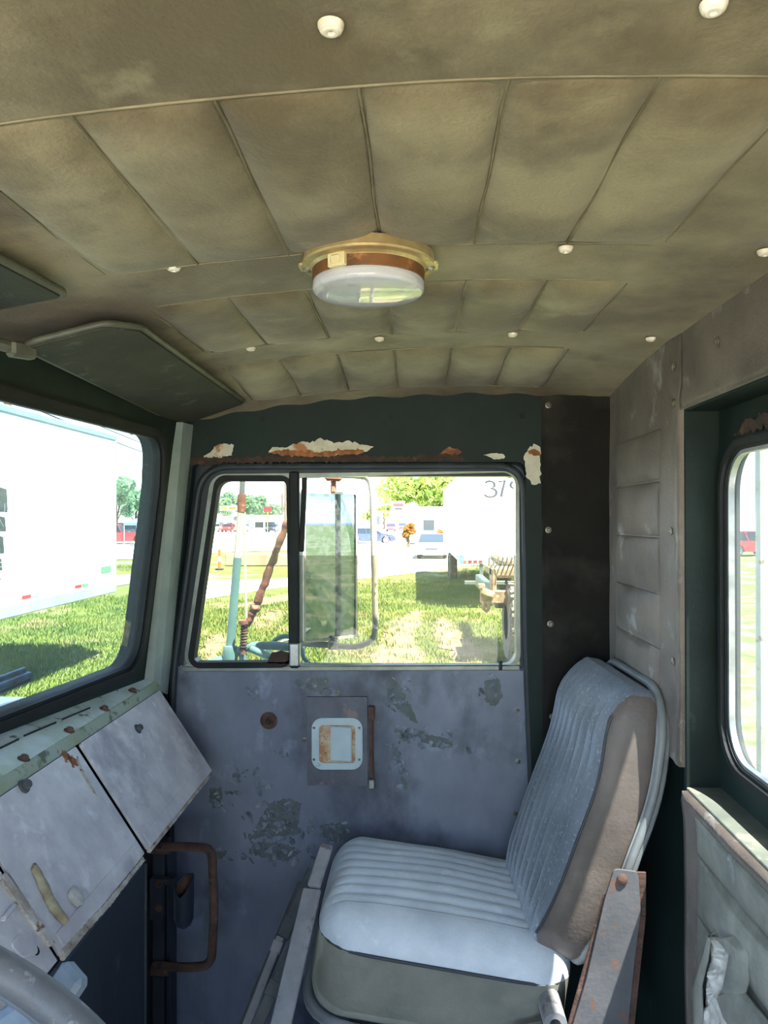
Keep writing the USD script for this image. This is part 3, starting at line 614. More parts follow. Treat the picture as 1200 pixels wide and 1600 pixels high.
obj('switch_pod', bar(to(94, 1516, Y=.90), to(124, 1552, Y=.88), .030, .022, up=SN, b=.006), 'pod_blue', colm)
obj('switch_pod', bar(to(20, 1598, Y=.74), to(52, 1566, Y=.78), .04, .03, up=SN, b=.006), 'pod_blue', colm)
obj('rusty_tab', bar(to(40, 1566, Y=.84), to(62, 1590, Y=.82), .022, .01, up=SN, b=.003), 'rust', colm)
obj('switch_pod', bar(to(62, 1585, Y=.76), to(100, 1620, Y=.74), .03, .025, up=SN, b=.006), 'pod_blue', colm)

# ------------------------------------------------------------------ rear wall
fr_r = frame([XR, 0, 0], [0, -1, 0], [0, 0, 1])                # 2d = (-y, z), out = -x
r2 = lambda px, py, X=XR: (lambda p: (-p[1], p[2]))(to(px, py, X=X))
wall_right = thing('wall_right', 'padded grey-brown vinyl rear cab wall around the window recess', 'wall', (XR, .8, -.4), kind=S)
hole = rnd(sbox(-1.345, -.462, -.36, .185), .012)
hole_deep = sbox(-1.345, -.462, -.36, .185)
yy = np.linspace(-.60, 1.862, 170); zz = np.linspace(-1.27, .345, 120)
# vinyl sheet: heights above the plane, cut as strips round the opening
def vin(y, z):
    h = .004 + .007 * (meshkit.fbm(np.stack([y * 4, 0 * y, z * 4], -1), 3, 12) - .5)
    for (by, bz) in ((1.395, -.05), (1.385, -.32), (1.42, .20), (1.30, .245)):
        h = h - .005 * np.exp(-((y - by) ** 2 + (z - bz) ** 2) / .0006)
    d = np.maximum(np.maximum(y - 1.345, .36 - y), np.maximum(z - .185, -.462 - z))
    return h + .004 * np.clip(1 - np.abs(d - .02) / .03, 0, 1)
def sheet(name, y0, y1, z0, z1, ny, nz, mat='rear_vinyl', base=None, **kw):
    A, B = np.meshgrid(np.linspace(y0, y1, ny), np.linspace(z0, z1, nz), indexing='ij')
    h = vin(A, B) if base is None else base(A, B)
    P = np.stack([XR - h, A, B], -1)
    e = np.zeros_like(A, bool); e[0] = e[-1] = True; e[:, 0] = e[:, -1] = True
    Q = np.concatenate([P[:1] + [.02, 0, 0], P, P[-1:] + [.02, 0, 0]], 0); Q = np.concatenate([Q[:, :1] + [.02, 0, 0], Q, Q[:, -1:] + [.02, 0, 0]], 1)
    return obj(name, grid(Q, False), mat, wall_right, True, **kw)
sheet('vinyl_sheet', 1.351, 1.862, -.43, .345, 40, 60)
sheet('vinyl_sheet', -.60, 1.351, .189, .345, 110, 16)
sheet('vinyl_sheet', -.60, 1.339, -1.27, -.466, 110, 50)
sheet('vinyl_sheet', -.60, .354, -.466, .189, 40, 40)
obj('shaded_lower_panel', bx(XR + .012, XR + .05, 1.337, 1.36, -1.27, -.476), 'black_vinyl', wall_right)
obj('shaded_lower_panel', bx(XR + .03, XR + .05, 1.36, 1.86, -1.27, -.42), 'black_vinyl', wall_right, label='lower wall behind the seat with its shade put into the dark colour')  # both panels: the seat's shadow on the wall, given as black colour
obj('inner_panel', slab(sbox(-1.90, -1.27, .62, .40).difference(hole_deep.buffer(.014, join_style=2)), fr_r, -.055, -.022), 'green_paint', wall_right)
def rpad(y0, y1, z0, z1, seed, mat='rear_vinyl', d=.012):
    n = 17; s = np.sin(np.linspace(-1, 1, n) * math.pi / 2); A, B = np.meshgrid(s, s, indexing='ij')
    y = y0 + (y1 - y0) * (A + 1) / 2; z = z0 + (z1 - z0) * (B + 1) / 2
    w = meshkit.fbm(np.stack([y * 9, 0 * y, z * 9], -1), 3, seed)
    h = vin(y, z) + .0005 + d * (.55 + .9 * (w - .3)) * (1 - np.abs(A) ** 4) * (1 - np.abs(B) ** 3.0)
    h = np.where((np.abs(A) > .999) | (np.abs(B) > .999), vin(y, z) - .003, h)
    obj('padded_panel', grid(np.stack([XR - h, y, z], -1), False), mat, wall_right, True)
zl = [.171, .0715, -.035, -.1415, -.244, -.345]
for k in range(5): rpad(1.464, 1.775, zl[k + 1] + .001, zl[k] - .001, 20 + k)
zl = [-.482, -.545, -.645, -.745, -.845, -.945]
for k in range(5): rpad(.55, 1.28, zl[k + 1] + .001, zl[k] - .001, 30 + k, 'torn_vinyl', .014)
for q in ((1048, 830), (1051, 1033), (1052, 573), (1052, 630), (1120, 533), (1121, 600)): screw(to(*q, X=XR - .006), [-1, 0, 0], .0052, 'screw', wall_right, 'fastener', .003)
# torn place with white stuffing
tp = [r2(*q) for q in ((1120, 1462), (1127, 1480), (1150, 1492), (1146, 1520), (1134, 1548), (1128, 1580), (1150, 1640), (1110, 1650), (1098, 1560), (1108, 1530))]
g2 = np.random.default_rng(9); tl = jag(tp, .004, 12, .008); x0, z0, x1, z1 = tl.bounds
nL, nR = [(1119, 1462), (1112, 1510), (1106, 1550), (1100, 1600), (1096, 1660)], [(1124, 1464), (1152, 1494), (1147, 1528), (1132, 1556), (1160, 1660)]
gs = np.zeros((60, 16, 3))
for i, t in enumerate(np.linspace(0, 1, 60)):
    a_ = [np.interp(t, np.linspace(0, 1, 5), [q[k] for q in nL]) for k in (0, 1)]; b_ = [np.interp(t, np.linspace(0, 1, 5), [q[k] for q in nR]) for k in (0, 1)]
    for j, s_ in enumerate(np.linspace(0, 1, 16)): gs[i, j] = to(a_[0] + (b_[0] - a_[0]) * s_, a_[1] + (b_[1] - a_[1]) * s_, X=XR - .012)
hb_ = meshkit.fbm(gs * [1, 70, 34], 4, 17); sx_ = np.sin(np.linspace(0, math.pi, 16))[None, :] ** .6
gs[..., 0] -= (.004 + .030 * np.clip(hb_ - .25, 0, 1)) * sx_
ms = [grid(gs)]
for _ in range(0):
    c = (g2.uniform(x0, x1), g2.uniform(z0, z1))
    if not tl.contains(Point(c)): continue
    m = trimesh.creation.icosphere(2, 1.0); m.vertices *= (.75 + .5 * meshkit.fbm(m.vertices * 2 + 9 + c[1] * 50, 2, 3))[:, None] * np.array([.008, g2.uniform(.010, .022), g2.uniform(.014, .030)])
    m.apply_translation([XR - .017, -c[0], c[1]]); ms.append(m)
obj('stuffing', cat(ms), 'stuffing', wall_right, True, kind='stuff', label='white stuffing bulging from torn vinyl')
def flap(pts, base, out, mat='torn_vinyl'):
    n = len(pts); P = np.zeros((n, 4, 3))
    for i, q in enumerate(pts):
        p = to(*q, X=XR - .016); e = to(*base[i], X=XR - .016)
        for j, t in enumerate((0, .35, .7, 1)): P[i, j] = e + (p - e) * t + np.array([-1, 0, 0]) * out * math.sin(t * 2.2)
    obj('torn_flap', cat([grid(P), grid(P + [.0015, 0, 0], True)]), mat, wall_right, True)
flap([(1122, 1468), (1118, 1500), (1108, 1540), (1110, 1590), (1102, 1630)], [(1118, 1455), (1090, 1520), (1080, 1550), (1084, 1600), (1080, 1640)], .014)
flap([(1130, 1470), (1148, 1490), (1142, 1525), (1136, 1550)], [(1150, 1462), (1168, 1490), (1170, 1530), (1162, 1560)], .010)
flap([(1130, 1560), (1140, 1590), (1160, 1620), (1180, 1640)], [(1160, 1545), (1180, 1572), (1196, 1590), (1210, 1610)], .012)
# recess and window
XW = .522
win3 = thing('window_3', 'rear cab window in a deep green painted recess with black gasket', 'window', (XW, .85, -.14), kind=S)
def reveal(name, y0, y1, z0, z1, mat): obj(name, bx(XR + .002, XW + .004, y0, y1, z0, z1, .001), mat, win3)
reveal('recess_side', 1.345, 1.357, -.475, .20, 'green_paint'); reveal('recess_side', .348, .36, -.475, .20, 'green_paint')
reveal('recess_top', .36, 1.345, .185, .197, 'green_paint'); reveal('recess_sill', .36, 1.345, -.474, -.462, 'sill_paint')
fr_w = frame([XW, 0, 0], [0, -1, 0], [0, 0, 1])
gl = rnd(sbox(-1.303, -.397, -.42, .110), .068)
obj('frame_panel', slab(sbox(-1.36, -.475, -.346, .20).difference(gl.buffer(.006)), fr_w, -.02, 0), 'green_paint', win3)
gasket(win3, gl, fr_w, .020, .014)
obj('glass_bead', slab(gl.buffer(.001).difference(gl.buffer(-.006)), fr_w, -.006, .004), 'bright_metal', win3)
obj('pane', slab(gl.buffer(.008), fr_w, -.012, -.007), 'rear_glass', win3)
obj('rust_scale', slab(jag([(-1.17, .176), (-1.10, .182), (-1.00, .181), (-1.02, .172), (-1.12, .170)], .002, 15, .006), fr_w, -.001, .002), 'orange_rust', win3, False)
obj('rust_scale', slab(jag([(-1.25, .130), (-1.20, .152), (-1.0, .152), (-.9, .140), (-1.0, .136), (-1.2, .132)], .003, 16, .006), fr_w, .012, .0152), 'dark_rust', win3, False)

obj('door_2', bx(-.72, .46, -.615, -.57, -1.27, -.86, .01), 'door_paint', label='added unseen panel on the driver side that blocks low light', category='door', kind=S)  # added out of view to keep low light off the footwell

# ------------------------------------------------------------------ the seat
seat = thing('passenger_seat', 'grey ribbed vinyl passenger seat with high backrest and worn bolster', 'seat', (.08, 1.61, -1.27))
def rib(t, n, a0, a1):
    """a bulge profile of n channels over [a0, a1]"""
    s = np.clip((t - a0) / (a1 - a0), 0, 1) * n
    inside = (t > a0) & (t < a1)
    return np.where(inside, np.abs(np.sin(np.pi * s)) ** .45, 1.0)
hc = np.array([.245, .212, .098]); cu = rbox(hc, [.055, .060, .052], (40, 96, 10)); p = cu.vertices.copy()
tw = np.clip((p[:, 2] + .02) / .06, 0, 1)
rb = rib(p[:, 1], 9, -.135, .195); endf = np.clip((hc[0] - .004 - np.abs(p[:, 0])) / .05, 0, 1)
p[:, 2] += tw * ((rb - 1) * .0085 * endf + .020 * (1 - (p[:, 0] / hc[0]) ** 2) * (1 - (p[:, 1] / hc[1]) ** 2))
# front corners drawn in, the front edge rounder
rd = np.clip((np.abs(p[:, 1]) - .10) / .112, 0, 1) ** 2; p[:, 0] *= 1 - .12 * rd
nz_ = meshkit.fbm(p * 9 + 3, 3, 5)[:, None] - .5; p += nz_ * .004
cu.vertices = p
tilt = math.radians(8.5); R = np.eye(4); R[:3, :3] = [[math.cos(tilt), 0, math.sin(tilt)], [0, 1, 0], [-math.sin(tilt), 0, math.cos(tilt)]]
R[:3, 3] = [.045, 1.612, -.862]
cu.apply_transform(R)
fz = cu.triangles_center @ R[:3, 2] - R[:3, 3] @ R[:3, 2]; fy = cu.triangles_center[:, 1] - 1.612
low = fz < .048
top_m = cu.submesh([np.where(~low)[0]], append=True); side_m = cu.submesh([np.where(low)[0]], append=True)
cush = obj('cushion', top_m, 'seat_vinyl', seat, True, label='ribbed pale grey seat cushion')
obj('cushion_side', side_m, 'seat_side', cush, True, label='olive grey smooth cushion side')
loop = [];
for t in np.linspace(0, 2 * math.pi, 90)[:-1]:
    c, s = math.cos(t), math.sin(t); k = 8
    r = (abs(c) ** k + abs(s) ** k) ** (-1 / k); loop.append([c * r * (hc[0] - .001), s * r * (hc[1] + .0015)])
loop = np.array(loop); rd = np.clip((np.abs(loop[:, 1]) - .10) / .112, 0, 1) ** 2; loop[:, 0] *= 1 - .12 * rd
lp = (np.c_[loop, np.full(len(loop), .047), np.ones(len(loop))] @ R.T)[:, :3]
obj('piping', tube(lp, .0032, 6, closed=True), 'piping', cush, True)
lp2 = (np.c_[loop * [1.005, 1.01], np.full(len(loop), -.088), np.ones(len(loop))] @ R.T)[:, :3]
obj('base_rim', tube(lp2, .011, 8, closed=True), 'shell', seat, True, label='pale rim under the cushion')
obj('pedestal', bx(-.13, .26, 1.46, 1.76, -1.27, -.955, .01), 'dark_paint', seat)
# backrest: a rounded pad bent along the seat's profile; (x across, y up, z forward) is mapped to the world
FP = np.array([(.192, -.835), (.206, -.790), (.226, -.751), (.288, -.592), (.332, -.4615), (.346, -.373), (.356, -.300), (.362, -.26)])
fs = np.r_[0, np.cumsum(np.linalg.norm(np.diff(FP, axis=0), axis=1))]
from scipy.interpolate import PchipInterpolator
fx, fzz = PchipInterpolator(fs, FP[:, 0]), PchipInterpolator(fs, FP[:, 1])
hb = np.array([.198, .258, .057]); S0 = fs[1] - .008
def bend(q):
    """q: (across, up, forward) -> world"""
    s_ = S0 + (q[:, 1] + hb[1]); c = np.stack([fx(s_), fzz(s_)], 1); t_ = np.stack([fx(s_ + .01) - fx(s_ - .01), fzz(s_ + .01) - fzz(s_ - .01)], 1)
    t_ /= np.linalg.norm(t_, axis=1, keepdims=True); nf = np.stack([-t_[:, 1], t_[:, 0]], 1)
    o = c + nf * (q[:, 2] - hb[2] + .004)[:, None]
    return np.stack([o[:, 0] - .05 * (q[:, 0] + .18), 1.604 + q[:, 0], o[:, 1]], 1)
def narrow(v): return 1 - .07 * np.clip((v - .05) / .21, 0, 1) ** 2 - .14 * np.clip((-v - .08) / .17, 0, 1) ** 2
bk = rbox(hb, [.036, .085, .036], (90, 44, 10)); p = bk.vertices.copy(); acr = p[:, 0].copy()
fw_ = np.clip((p[:, 2] + .005) / .04, 0, 1)
rb = rib(acr, 8, -.150, .175); endf = np.clip((hb[1] - .015 - np.abs(p[:, 1])) / .05, 0, 1)
p[:, 2] += fw_ * ((rb - 1) * .0075 * endf + .020 * (1 - (acr / hb[0]) ** 2) * (1 - (p[:, 1] / hb[1]) ** 2))
p[:, 0] *= narrow(p[:, 1])
p[:, 2] -= .028 * np.clip((p[:, 1] - .15) / .11, 0, 1) ** 2 * fw_
p += (meshkit.fbm(p * 9 + 7, 3, 6)[:, None] - .5) * .004
bk.vertices = p
cl = bk.triangles_center.copy(); acc = cl[:, 0]; bk = T(bend(p), bk.faces)
edge = -.180 * narrow(cl[:, 1])
near = (acc < edge) & (cl[:, 2] < .049) | (acc < edge - .010)
bkp = obj('backrest', bk.submesh([np.where(~near)[0]], append=True), 'back_vinyl', seat, True, label='blue-grey ribbed backrest')
obj('bolster', bk.submesh([np.where(near)[0]], append=True), 'bolster_vinyl', bkp, True, label='brownish worn smooth bolster')
shp = rnd(sbox(-hb[0] - .003, -hb[1] - .002, hb[0] + .003, hb[1] + .005), .088)
e = np.array([np.array(shp.exterior.interpolate(t, normalized=True).coords[0]) for t in np.linspace(0, 1, 161)[:-1]])
e[:, 0] *= narrow(e[:, 1]); ne = len(e)
rings = []
for sc_, w_ in ((.985, -.036), (1, -.040), (1, -.046), (1, -.060), (.97, -.066), (.6, -.068), (.02, -.068)): rings.append(bend(np.c_[e * sc_, np.full(ne, w_)]))
G_ = np.array(rings); G_ = np.concatenate([G_, G_[:, :1]], 1)
obj('back_shell', grid(G_), 'shell', seat, 40, label='pale grey backrest shell')
obj('shell_welt', tube(bend(np.c_[e, np.full(ne, -.046)]), .0080, 8, closed=True), 'shell', seat, True)
ve = np.linspace(-.22, .205, 40)
obj('piping', tube(bend(np.c_[-.186 * narrow(ve), ve, (.050 - .028 * np.clip((ve - .15) / .11, 0, 1) ** 2)]), .003, 6), 'piping', bkp, True)
# rusty arm holding the backrest
YA = 1.352
arm = obj('support_arm', dslab([(958, 1358), (966, 1357), (996, 1361), (1000, 1420), (990, 1500), (974, 1660), (876, 1660), (915, 1530), (945, 1400)], YA, .005, r=.008), 'arm_paint', seat, label='rusty steel arm at the seat side')
obj('arm_flange', cat([bar(to(1000, 1362, Y=YA + .006), to(1000, 1430, Y=YA + .006), .020, .004, up=(1, 0, 0), b=.001), bar(to(1000, 1430, Y=YA + .006), to(976, 1660, Y=YA + .006), .020, .004, up=(1, 0, .1), b=.001)]), 'rust', arm)
obj('arm_flange', bar(to(949, 1398, Y=YA + .004), to(878, 1656, Y=YA + .004), .014, .004, up=(1, 0, -.3), b=.001), 'rust', arm)
obj('pivot_bolt', lathe([(.0095, 0), (.0092, .003), (.006, .005), (.003, .0055), (.0003, .0056)], frame(to(972, 1374, Y=YA - .005), [1, 0, 0], [0, 0, 1]), 18), 'rust', arm)
tf = frame(to(866, 1594, Y=YA), [1, 0, 0], [0, 0, 1])
obj('pivot_tube', lathe([(.0095, -.06), (.0095, .012), (.0205, .012), (.0205, -.06)], tf, 24), 'slat', seat)
obj('pivot_lug', bar(to(850, 1606, Y=YA + .012), to(800, 1616, Y=YA + .012), .03, .008, up=(0, 1, 0)), 'slat', seat)

# ------------------------------------------------------------------ loose metal slats in front of the seat
def facing(a, b): return np.cross(np.asarray(b) - np.asarray(a), (np.asarray(a) + np.asarray(b)) / 2)
s1 = thing('metal_slat', 'pale grey scuffed metal slat leaning on the seat cushion\'s front edge', 'slat', to(432, 1600, Y=1.30))
A0, B0, C0 = to(511, 1321, Y=1.60), to(488, 1390, Y=1.52), to(430, 1640, Y=1.28)
obj('slat', bar(B0, C0, .036, .010, up=facing(B0, C0) + [0, .0, .12], b=.002), 'slat', s1)
obj('slat_end', bar(A0, to(490, 1386, Y=1.525), .026, .014, up=facing(A0, B0) + [0, 0, .04], b=.003), 'slat', s1)
def slatx(label, a, b, w, mat='slat_dark', mid=None):
    t = thing('metal_slat', label, 'slat', b); obj('slat', bar(a, b, w, .009, up=facing(a, b)), mat, t)
    if mid is not None: obj('notch_plate', bar(a + (b - a) * mid, a + (b - a) * (mid + .12), w * 1.35, .012, up=facing(a, b)), mat, t)
slatx('dark metal slat farthest left, half hidden in shade', to(488, 1358, Y=1.66), to(365, 1640, Y=1.42), .020, 'slat_dark', .3)
slatx('narrow bent metal slat in the gap between the two longer ones', to(438, 1464, Y=1.55), to(378, 1620, Y=1.40), .016, 'slat', .05)
slatx('dark metal slat directly under the pale leaning slat', to(478, 1440, Y=1.50), to(384, 1640, Y=1.34), .022, 'slat_dark', .5)
slatx('thin shadowed strip of metal lowest under the slats', to(470, 1380, Y=1.68), to(395, 1560, Y=1.55), .014, 'slat_dark')

# ================================================================== outside the cab
GZ = -E
pm('lawn', (98, 108, 38), (76, 92, 28), 1.6, .9, lo=.34, hi=.66, spots=((150, 132, 96), .42, .52, .08), spots2=((58, 80, 30), .9, .60, .1), detail=8)
pm('blades', (110, 122, 38), (80, 102, 28), .9, .6, spots=((136, 126, 76), .5, .58, .08))
pm('gravel', (206, 201, 190), (178, 171, 158), 3, .95, spots=((168, 160, 146), .5, .60, .1), detail=9)
pm('grey_gravel', (142, 142, 140), (116, 116, 114), 4, .95, detail=9)
pm('concrete', (208, 206, 200), (190, 188, 182), .6, .9)
pm('sand', (132, 114, 86), (108, 92, 66), 2.2, .95, detail=8)
pm('kerb_concrete', (176, 160, 136), (150, 134, 112), 2, .9)
pm('white_box', (226, 228, 230), (214, 217, 220), .7, .4)
pm('white_wall', (224, 224, 222), (206, 206, 204), .8, .7)
pm('box_rail', (150, 164, 172), (132, 148, 156), 2, .4, .3)
pm('box_frame', (176, 186, 188), (158, 168, 170), 2, .5, .2)
pm('red', (190, 40, 44), None, rough=.35, coat=.4)
pm('red_mark', (196, 50, 50), None, rough=.5)
pm('green_mark', (96, 150, 110), None, rough=.5)
pm('blue_mark', (80, 120, 190), None, rough=.5)
pm('yellow', (232, 190, 60), None, rough=.5)
pm('orange', (226, 108, 48), None, rough=.6)
pm('navy', (42, 54, 84), None, rough=.3, coat=.4)
pm('black_car', (44, 50, 60), None, rough=.3, coat=.3)
pm('white_car', (232, 234, 236), None, rough=.3, coat=.3)
pm('silver_car', (170, 176, 180), None, rough=.3, metal=.3)
pm('car_glass', (34, 43, 52), None, rough=.4, spec=.15)
pm('tyre', (46, 44, 44), (70, 64, 60), 20, .8, bump=.2)
pm('hazed_tyre', (128, 120, 112), (96, 90, 84), 12, .9)  # tyre colour lightened in place of the haze of the dirty window
pm('alloy', (190, 192, 194), None, rough=.35, metal=.6)
pm('canopy_blue', (96, 170, 214), None, rough=.6)
pm('blue_wall', (110, 180, 216), None, rough=.7)
pm('dark_window', (52, 58, 62), None, rough=.12)
pm('grey_roof', (130, 130, 130), None, rough=.7)
pm('bark', (88, 76, 62), (62, 54, 46), 9, .9)
pm('pole_wood', (112, 98, 84), (84, 74, 64), 6, .9)
pm('bush_orange', (176, 112, 70), (120, 96, 62), 3, .8)
pm('steel_grey', (116, 122, 120), (96, 102, 100), 10, .5, .3)
pm('tan_rust', (164, 142, 112), (120, 96, 74), 7, .8, spots=((196, 178, 148), 9, .56, .1))
pm('truck_green', (92, 128, 128), (78, 112, 114), 8, .45, spots=((150, 176, 178), 14, .62, .1))
pm('truck_green_dark', (76, 96, 96), (62, 80, 82), 8, .5)
pm('pole_cream', (196, 200, 180), (176, 178, 152), 12, .5, spots=((150, 110, 70), 26, .6, .06))
pm('pole_rust', (134, 88, 66), (92, 60, 48), 26, .85, bump=.4, bscale=120, spots=((186, 140, 110), 40, .58, .06))
pm('mirror_tube', (150, 146, 132), (176, 172, 156), 14, .5, .3, spots=((130, 92, 66), 24, .62, .06))
pm('mirror_back', (64, 70, 70), None, rough=.5)
pm('graphic', (46, 50, 54), None, rough=.5)
pm('cowl', (112, 138, 156), (92, 118, 136), 10, .4)
pm('wiper', (96, 126, 160), (50, 62, 76), 30, .5)
MATS['mirror_glass'] = usdkit.material(stage, '/World/Looks/mirror_glass', {
    'g': ('geometry', {}), 'n': ('noise_texture', {'scale': 60.0, 'detail': 6.0}), 'r': ('rgb_ramp', {'ramp': [(.40, (.10, .10, .10)), (.62, (.42, .42, .42))]}),
    'm': ('glossy_bsdf', {'color': (.12, .17, .175), 'roughness': .015}), 'd': ('diffuse_bsdf', {'color': (.11, .125, .12)}), 'o': ('mix_closure', {})},
    [('g.position', 'n.vector'), ('n.fac', 'r.fac'), ('r.color', 'o.fac'), ('m.BSDF', 'o.closure1'), ('d.BSDF', 'o.closure2')], surface='o.closure')
def leafm(name, c1, c2):
    MATS[name] = usdkit.material(stage, '/World/Looks/' + name, {
        'g': ('geometry', {}), 'n': ('noise_texture', {'scale': .9, 'detail': 4.0}), 'r': ('rgb_ramp', {'ramp': [(.36, lin(c1)), (.64, lin(c2))]}),
        'd': ('diffuse_bsdf', {}), 't': ('translucent_bsdf', {}), 'o': ('mix_closure', {'fac': .4})},
        [('g.position', 'n.vector'), ('n.fac', 'r.fac'), ('r.color', 'd.color'), ('r.color', 't.color'), ('d.BSDF', 'o.closure1'), ('t.BSDF', 'o.closure2')], surface='o.closure')
leafm('leaf_far', (158, 188, 152), (124, 160, 132)); leafm('leaf_light', (150, 168, 84), (112, 138, 70)); leafm('leaf_bush', (186, 116, 70), (110, 104, 52))  # leaf_far is paled and blued in place of distance haze

# ------------------------------------------------------------------ ground
def ground(name, pts, z, mat, label, category, kind=S, pix=True, t=.03):
    q = [tuple(to(x, y, Z=GZ + z)[:2]) for x, y in pts] if pix else pts
    obj(name, slab(Polygon(q).buffer(0), frame([0, 0, GZ + z], [1, 0, 0], [0, 1, 0]), -t, 0), mat, label=label, category=category, kind=kind)
gx, gy = np.meshgrid(np.linspace(-260, 260, 120), np.linspace(-200, 420, 140), indexing='ij')
obj('ground', grid(np.stack([gx, gy, 0 * gx + GZ - .02], -1)), 'lawn', label='green and sandy grass lot around the truck', category='ground', kind=S)
ground('gravel_lot', [(248, 948), (350, 930), (470, 912), (590, 901), (660, 893), (720, 887), (1100, 884), (1100, 866), (720, 866), (600, 863), (470, 868), (470, 903), (340, 906), (240, 918)], .02, 'gravel', 'pale gravel lot beyond the grass seen through the door window', 'gravel lot')
ground('gravel_track', [(-200, 930), (110, 926), (245, 905), (245, 897), (110, 901), (-200, 903)], .02, 'grey_gravel', 'grey gravel track behind the white trailer', 'gravel track')
ground('road', [(-500, 873), (245, 873), (345, 862), (470, 858), (560, 851), (640, 849), (720, 847), (1300, 847), (1300, 815.5), (-500, 815.5)], .03, 'concrete', 'pale concrete road and parking lots in the distance', 'road')
ground('added_bounce_lot', [(-7, -14), (14, -14), (14, -.9), (-7, -.9)], .02, 'gravel', 'added unseen pale gravel on the driver side that bounces light into the cab', 'gravel lot', pix=False)  # unseen ground added pale to throw light up onto the headliner
def bare(pts, seed, label):
    q = [tuple(to(x, y, Z=GZ)[:2]) for x, y in pts]; L_ = LineString(q + q[:1]).length
    obj('sand_patch', slab(jag(q, .10, seed, L_ / 60), frame([0, 0, GZ + .004], [1, 0, 0], [0, 1, 0]), -.03, 0), 'sand', smooth=False, label=label, category='sand patch', kind=S)
    return Polygon(q)
BARE = [bare([(300, 1048), (316, 1006), (345, 984), (356, 996), (338, 1048)], 61, 'bare sandy strip in the grass at the left of the small pane'),
        bare([(392, 968), (430, 952), (452, 962), (420, 982), (398, 990)], 62, 'bare sandy patch behind the rusty brace'),
        bare([(570, 1030), (604, 978), (650, 950), (664, 976), (650, 1006), (680, 1034), (590, 1050)], 63, 'bare wheel rut in the grass right of the mirror'),
        bare([(668, 984), (690, 962), (716, 984), (752, 1016), (766, 1050), (706, 1046), (684, 1012)], 64, 'bare wheel rut in the grass in the middle of the big pane'),
        bare([(345, 952), (400, 938), (470, 926), (560, 913), (560, 918), (470, 936), (400, 950)], 65, 'worn sandy edge of the grass along the gravel')]
g3 = np.random.default_rng(21)
tuft = []
for k in range(7):
    a_, l_ = g3.uniform(0, 6.3), g3.uniform(.035, .075); d_ = np.array([math.cos(a_), math.sin(a_), 0]) * g3.uniform(.2, .8); o_ = np.array([g3.normal() * .05, g3.normal() * .05, 0]); s_ = np.array([-d_[1], d_[0], 0]); s_ = s_ / np.linalg.norm(s_) * .006
    tuft.append(T([o_ - s_, o_ + s_, o_ + d_ * l_ * .5 + [0, 0, l_ * .7] + s_ * .6, o_ + d_ * l_ + [0, 0, l_]], [[0, 1, 2], [0, 2, 3]]))
tm = cat(tuft)
pi = UsdGeom.PointInstancer.Define(stage, '/World/grass')
pr = usdkit.mesh(stage, '/World/grass/tuft', (tm.vertices, tm.faces), MATS['blades'])
pi.CreatePrototypesRel().SetTargets([pr.GetPath()])
px, py = g3.uniform(-10, 830, 60000), 885 + 260 * g3.uniform(0, 1, 60000) ** 1.5
q = np.array([RT * ((a - 600) / F) + UP * ((800 - b) / F) + FW for a, b in zip(px, py)]); q *= (GZ / q[:, 2])[:, None]
bare_ = (px > 248) & (px < 720) & (py < 958 - (px - 248) * .12 + g3.normal(size=60000) * 8) | (px <= 248) & (py > 893) & (py < 930)
n1 = meshkit.fbm(np.c_[q[:, :2] * .42, np.zeros(60000)], 3, 3)
inb = np.zeros(60000, bool)
from shapely import contains_xy
for b_ in BARE: inb |= contains_xy(b_, q[:, 0], q[:, 1]) & (g3.uniform(size=60000) > .06)
keep = np.where(~bare_ & ~inb & (g3.uniform(size=60000) < 1.6 - 2.0 * n1))[0][:26000]; nk = len(keep)
pos = np.c_[q[keep, :2], np.zeros(nk)]; s_ = g3.uniform(.7, 1.5, nk) * (1 + q[keep, 1] * .012); scl = np.c_[s_, s_, s_]; h = g3.uniform(0, math.pi, nk); ori = np.c_[np.cos(h), 0 * h, 0 * h, np.sin(h)]
pi.CreatePositionsAttr(Vt.Vec3fArray.FromNumpy(np.ascontiguousarray(pos, np.float32))); pi.CreateScalesAttr(Vt.Vec3fArray.FromNumpy(np.ascontiguousarray(scl, np.float32)))
pi.CreateOrientationsAttr(Vt.QuathArray([Gf.Quath(float(a[0]), float(a[1]), float(a[2]), float(a[3])) for a in ori])); pi.CreateProtoIndicesAttr(Vt.IntArray([0] * len(pos)))
tag(pi.GetPrim(), 'short green grass tufts on the lot outside the windows', 'grass', kind='stuff')

# ------------------------------------------------------------------ box trailers
def box_trailer(x0, x1, y0, y1, zb, zt, label, n_posts=0):
    t = thing('box_trailer', label, 'trailer', ((x0 + x1) / 2, (y0 + y1) / 2, GZ))
    obj('box', bx(x0, x1, y0, y1, zb + .16, zt - .10, .015), 'white_box', t)
    obj('roof_rail', bx(x0 - .012, x1 + .012, y0 - .012, y1 + .012, zt - .11, zt, .02), 'box_rail', t)
    obj('bottom_rail', bx(x0 - .010, x1 + .010, y0 - .010, y1 + .010, zb, zb + .17, .015), 'box_frame', t)
    return t
tx, ty1 = -5.10, 12.86
zb, zt = -1.25, 1.42
t1 = box_trailer(tx - 2.55, tx, 1.2, ty1, zb, zt, 'long white box trailer parked ahead of the truck, its side filling the windshield')
for k, y in enumerate(np.arange(2.0, ty1 - .3, 1.55)):
    for j, m_ in enumerate(('red_mark', 'green_mark' if k == 6 else 'box_frame')): obj('reflector_strip', bx(tx + .001, tx + .006, y + j * .24, y + j * .24 + .22, zb + .20, zb + .245, .001), m_, t1)
obj('marking', bx(tx + .001, tx + .006, ty1 - .62, ty1 - .22, zb + .36, zb + .46, .001), 'green_mark', t1)
obj('corner_post', bx(tx - .02, tx + .008, ty1 - .07, ty1 + .012, zb, zt, .006), 'box_frame', t1)
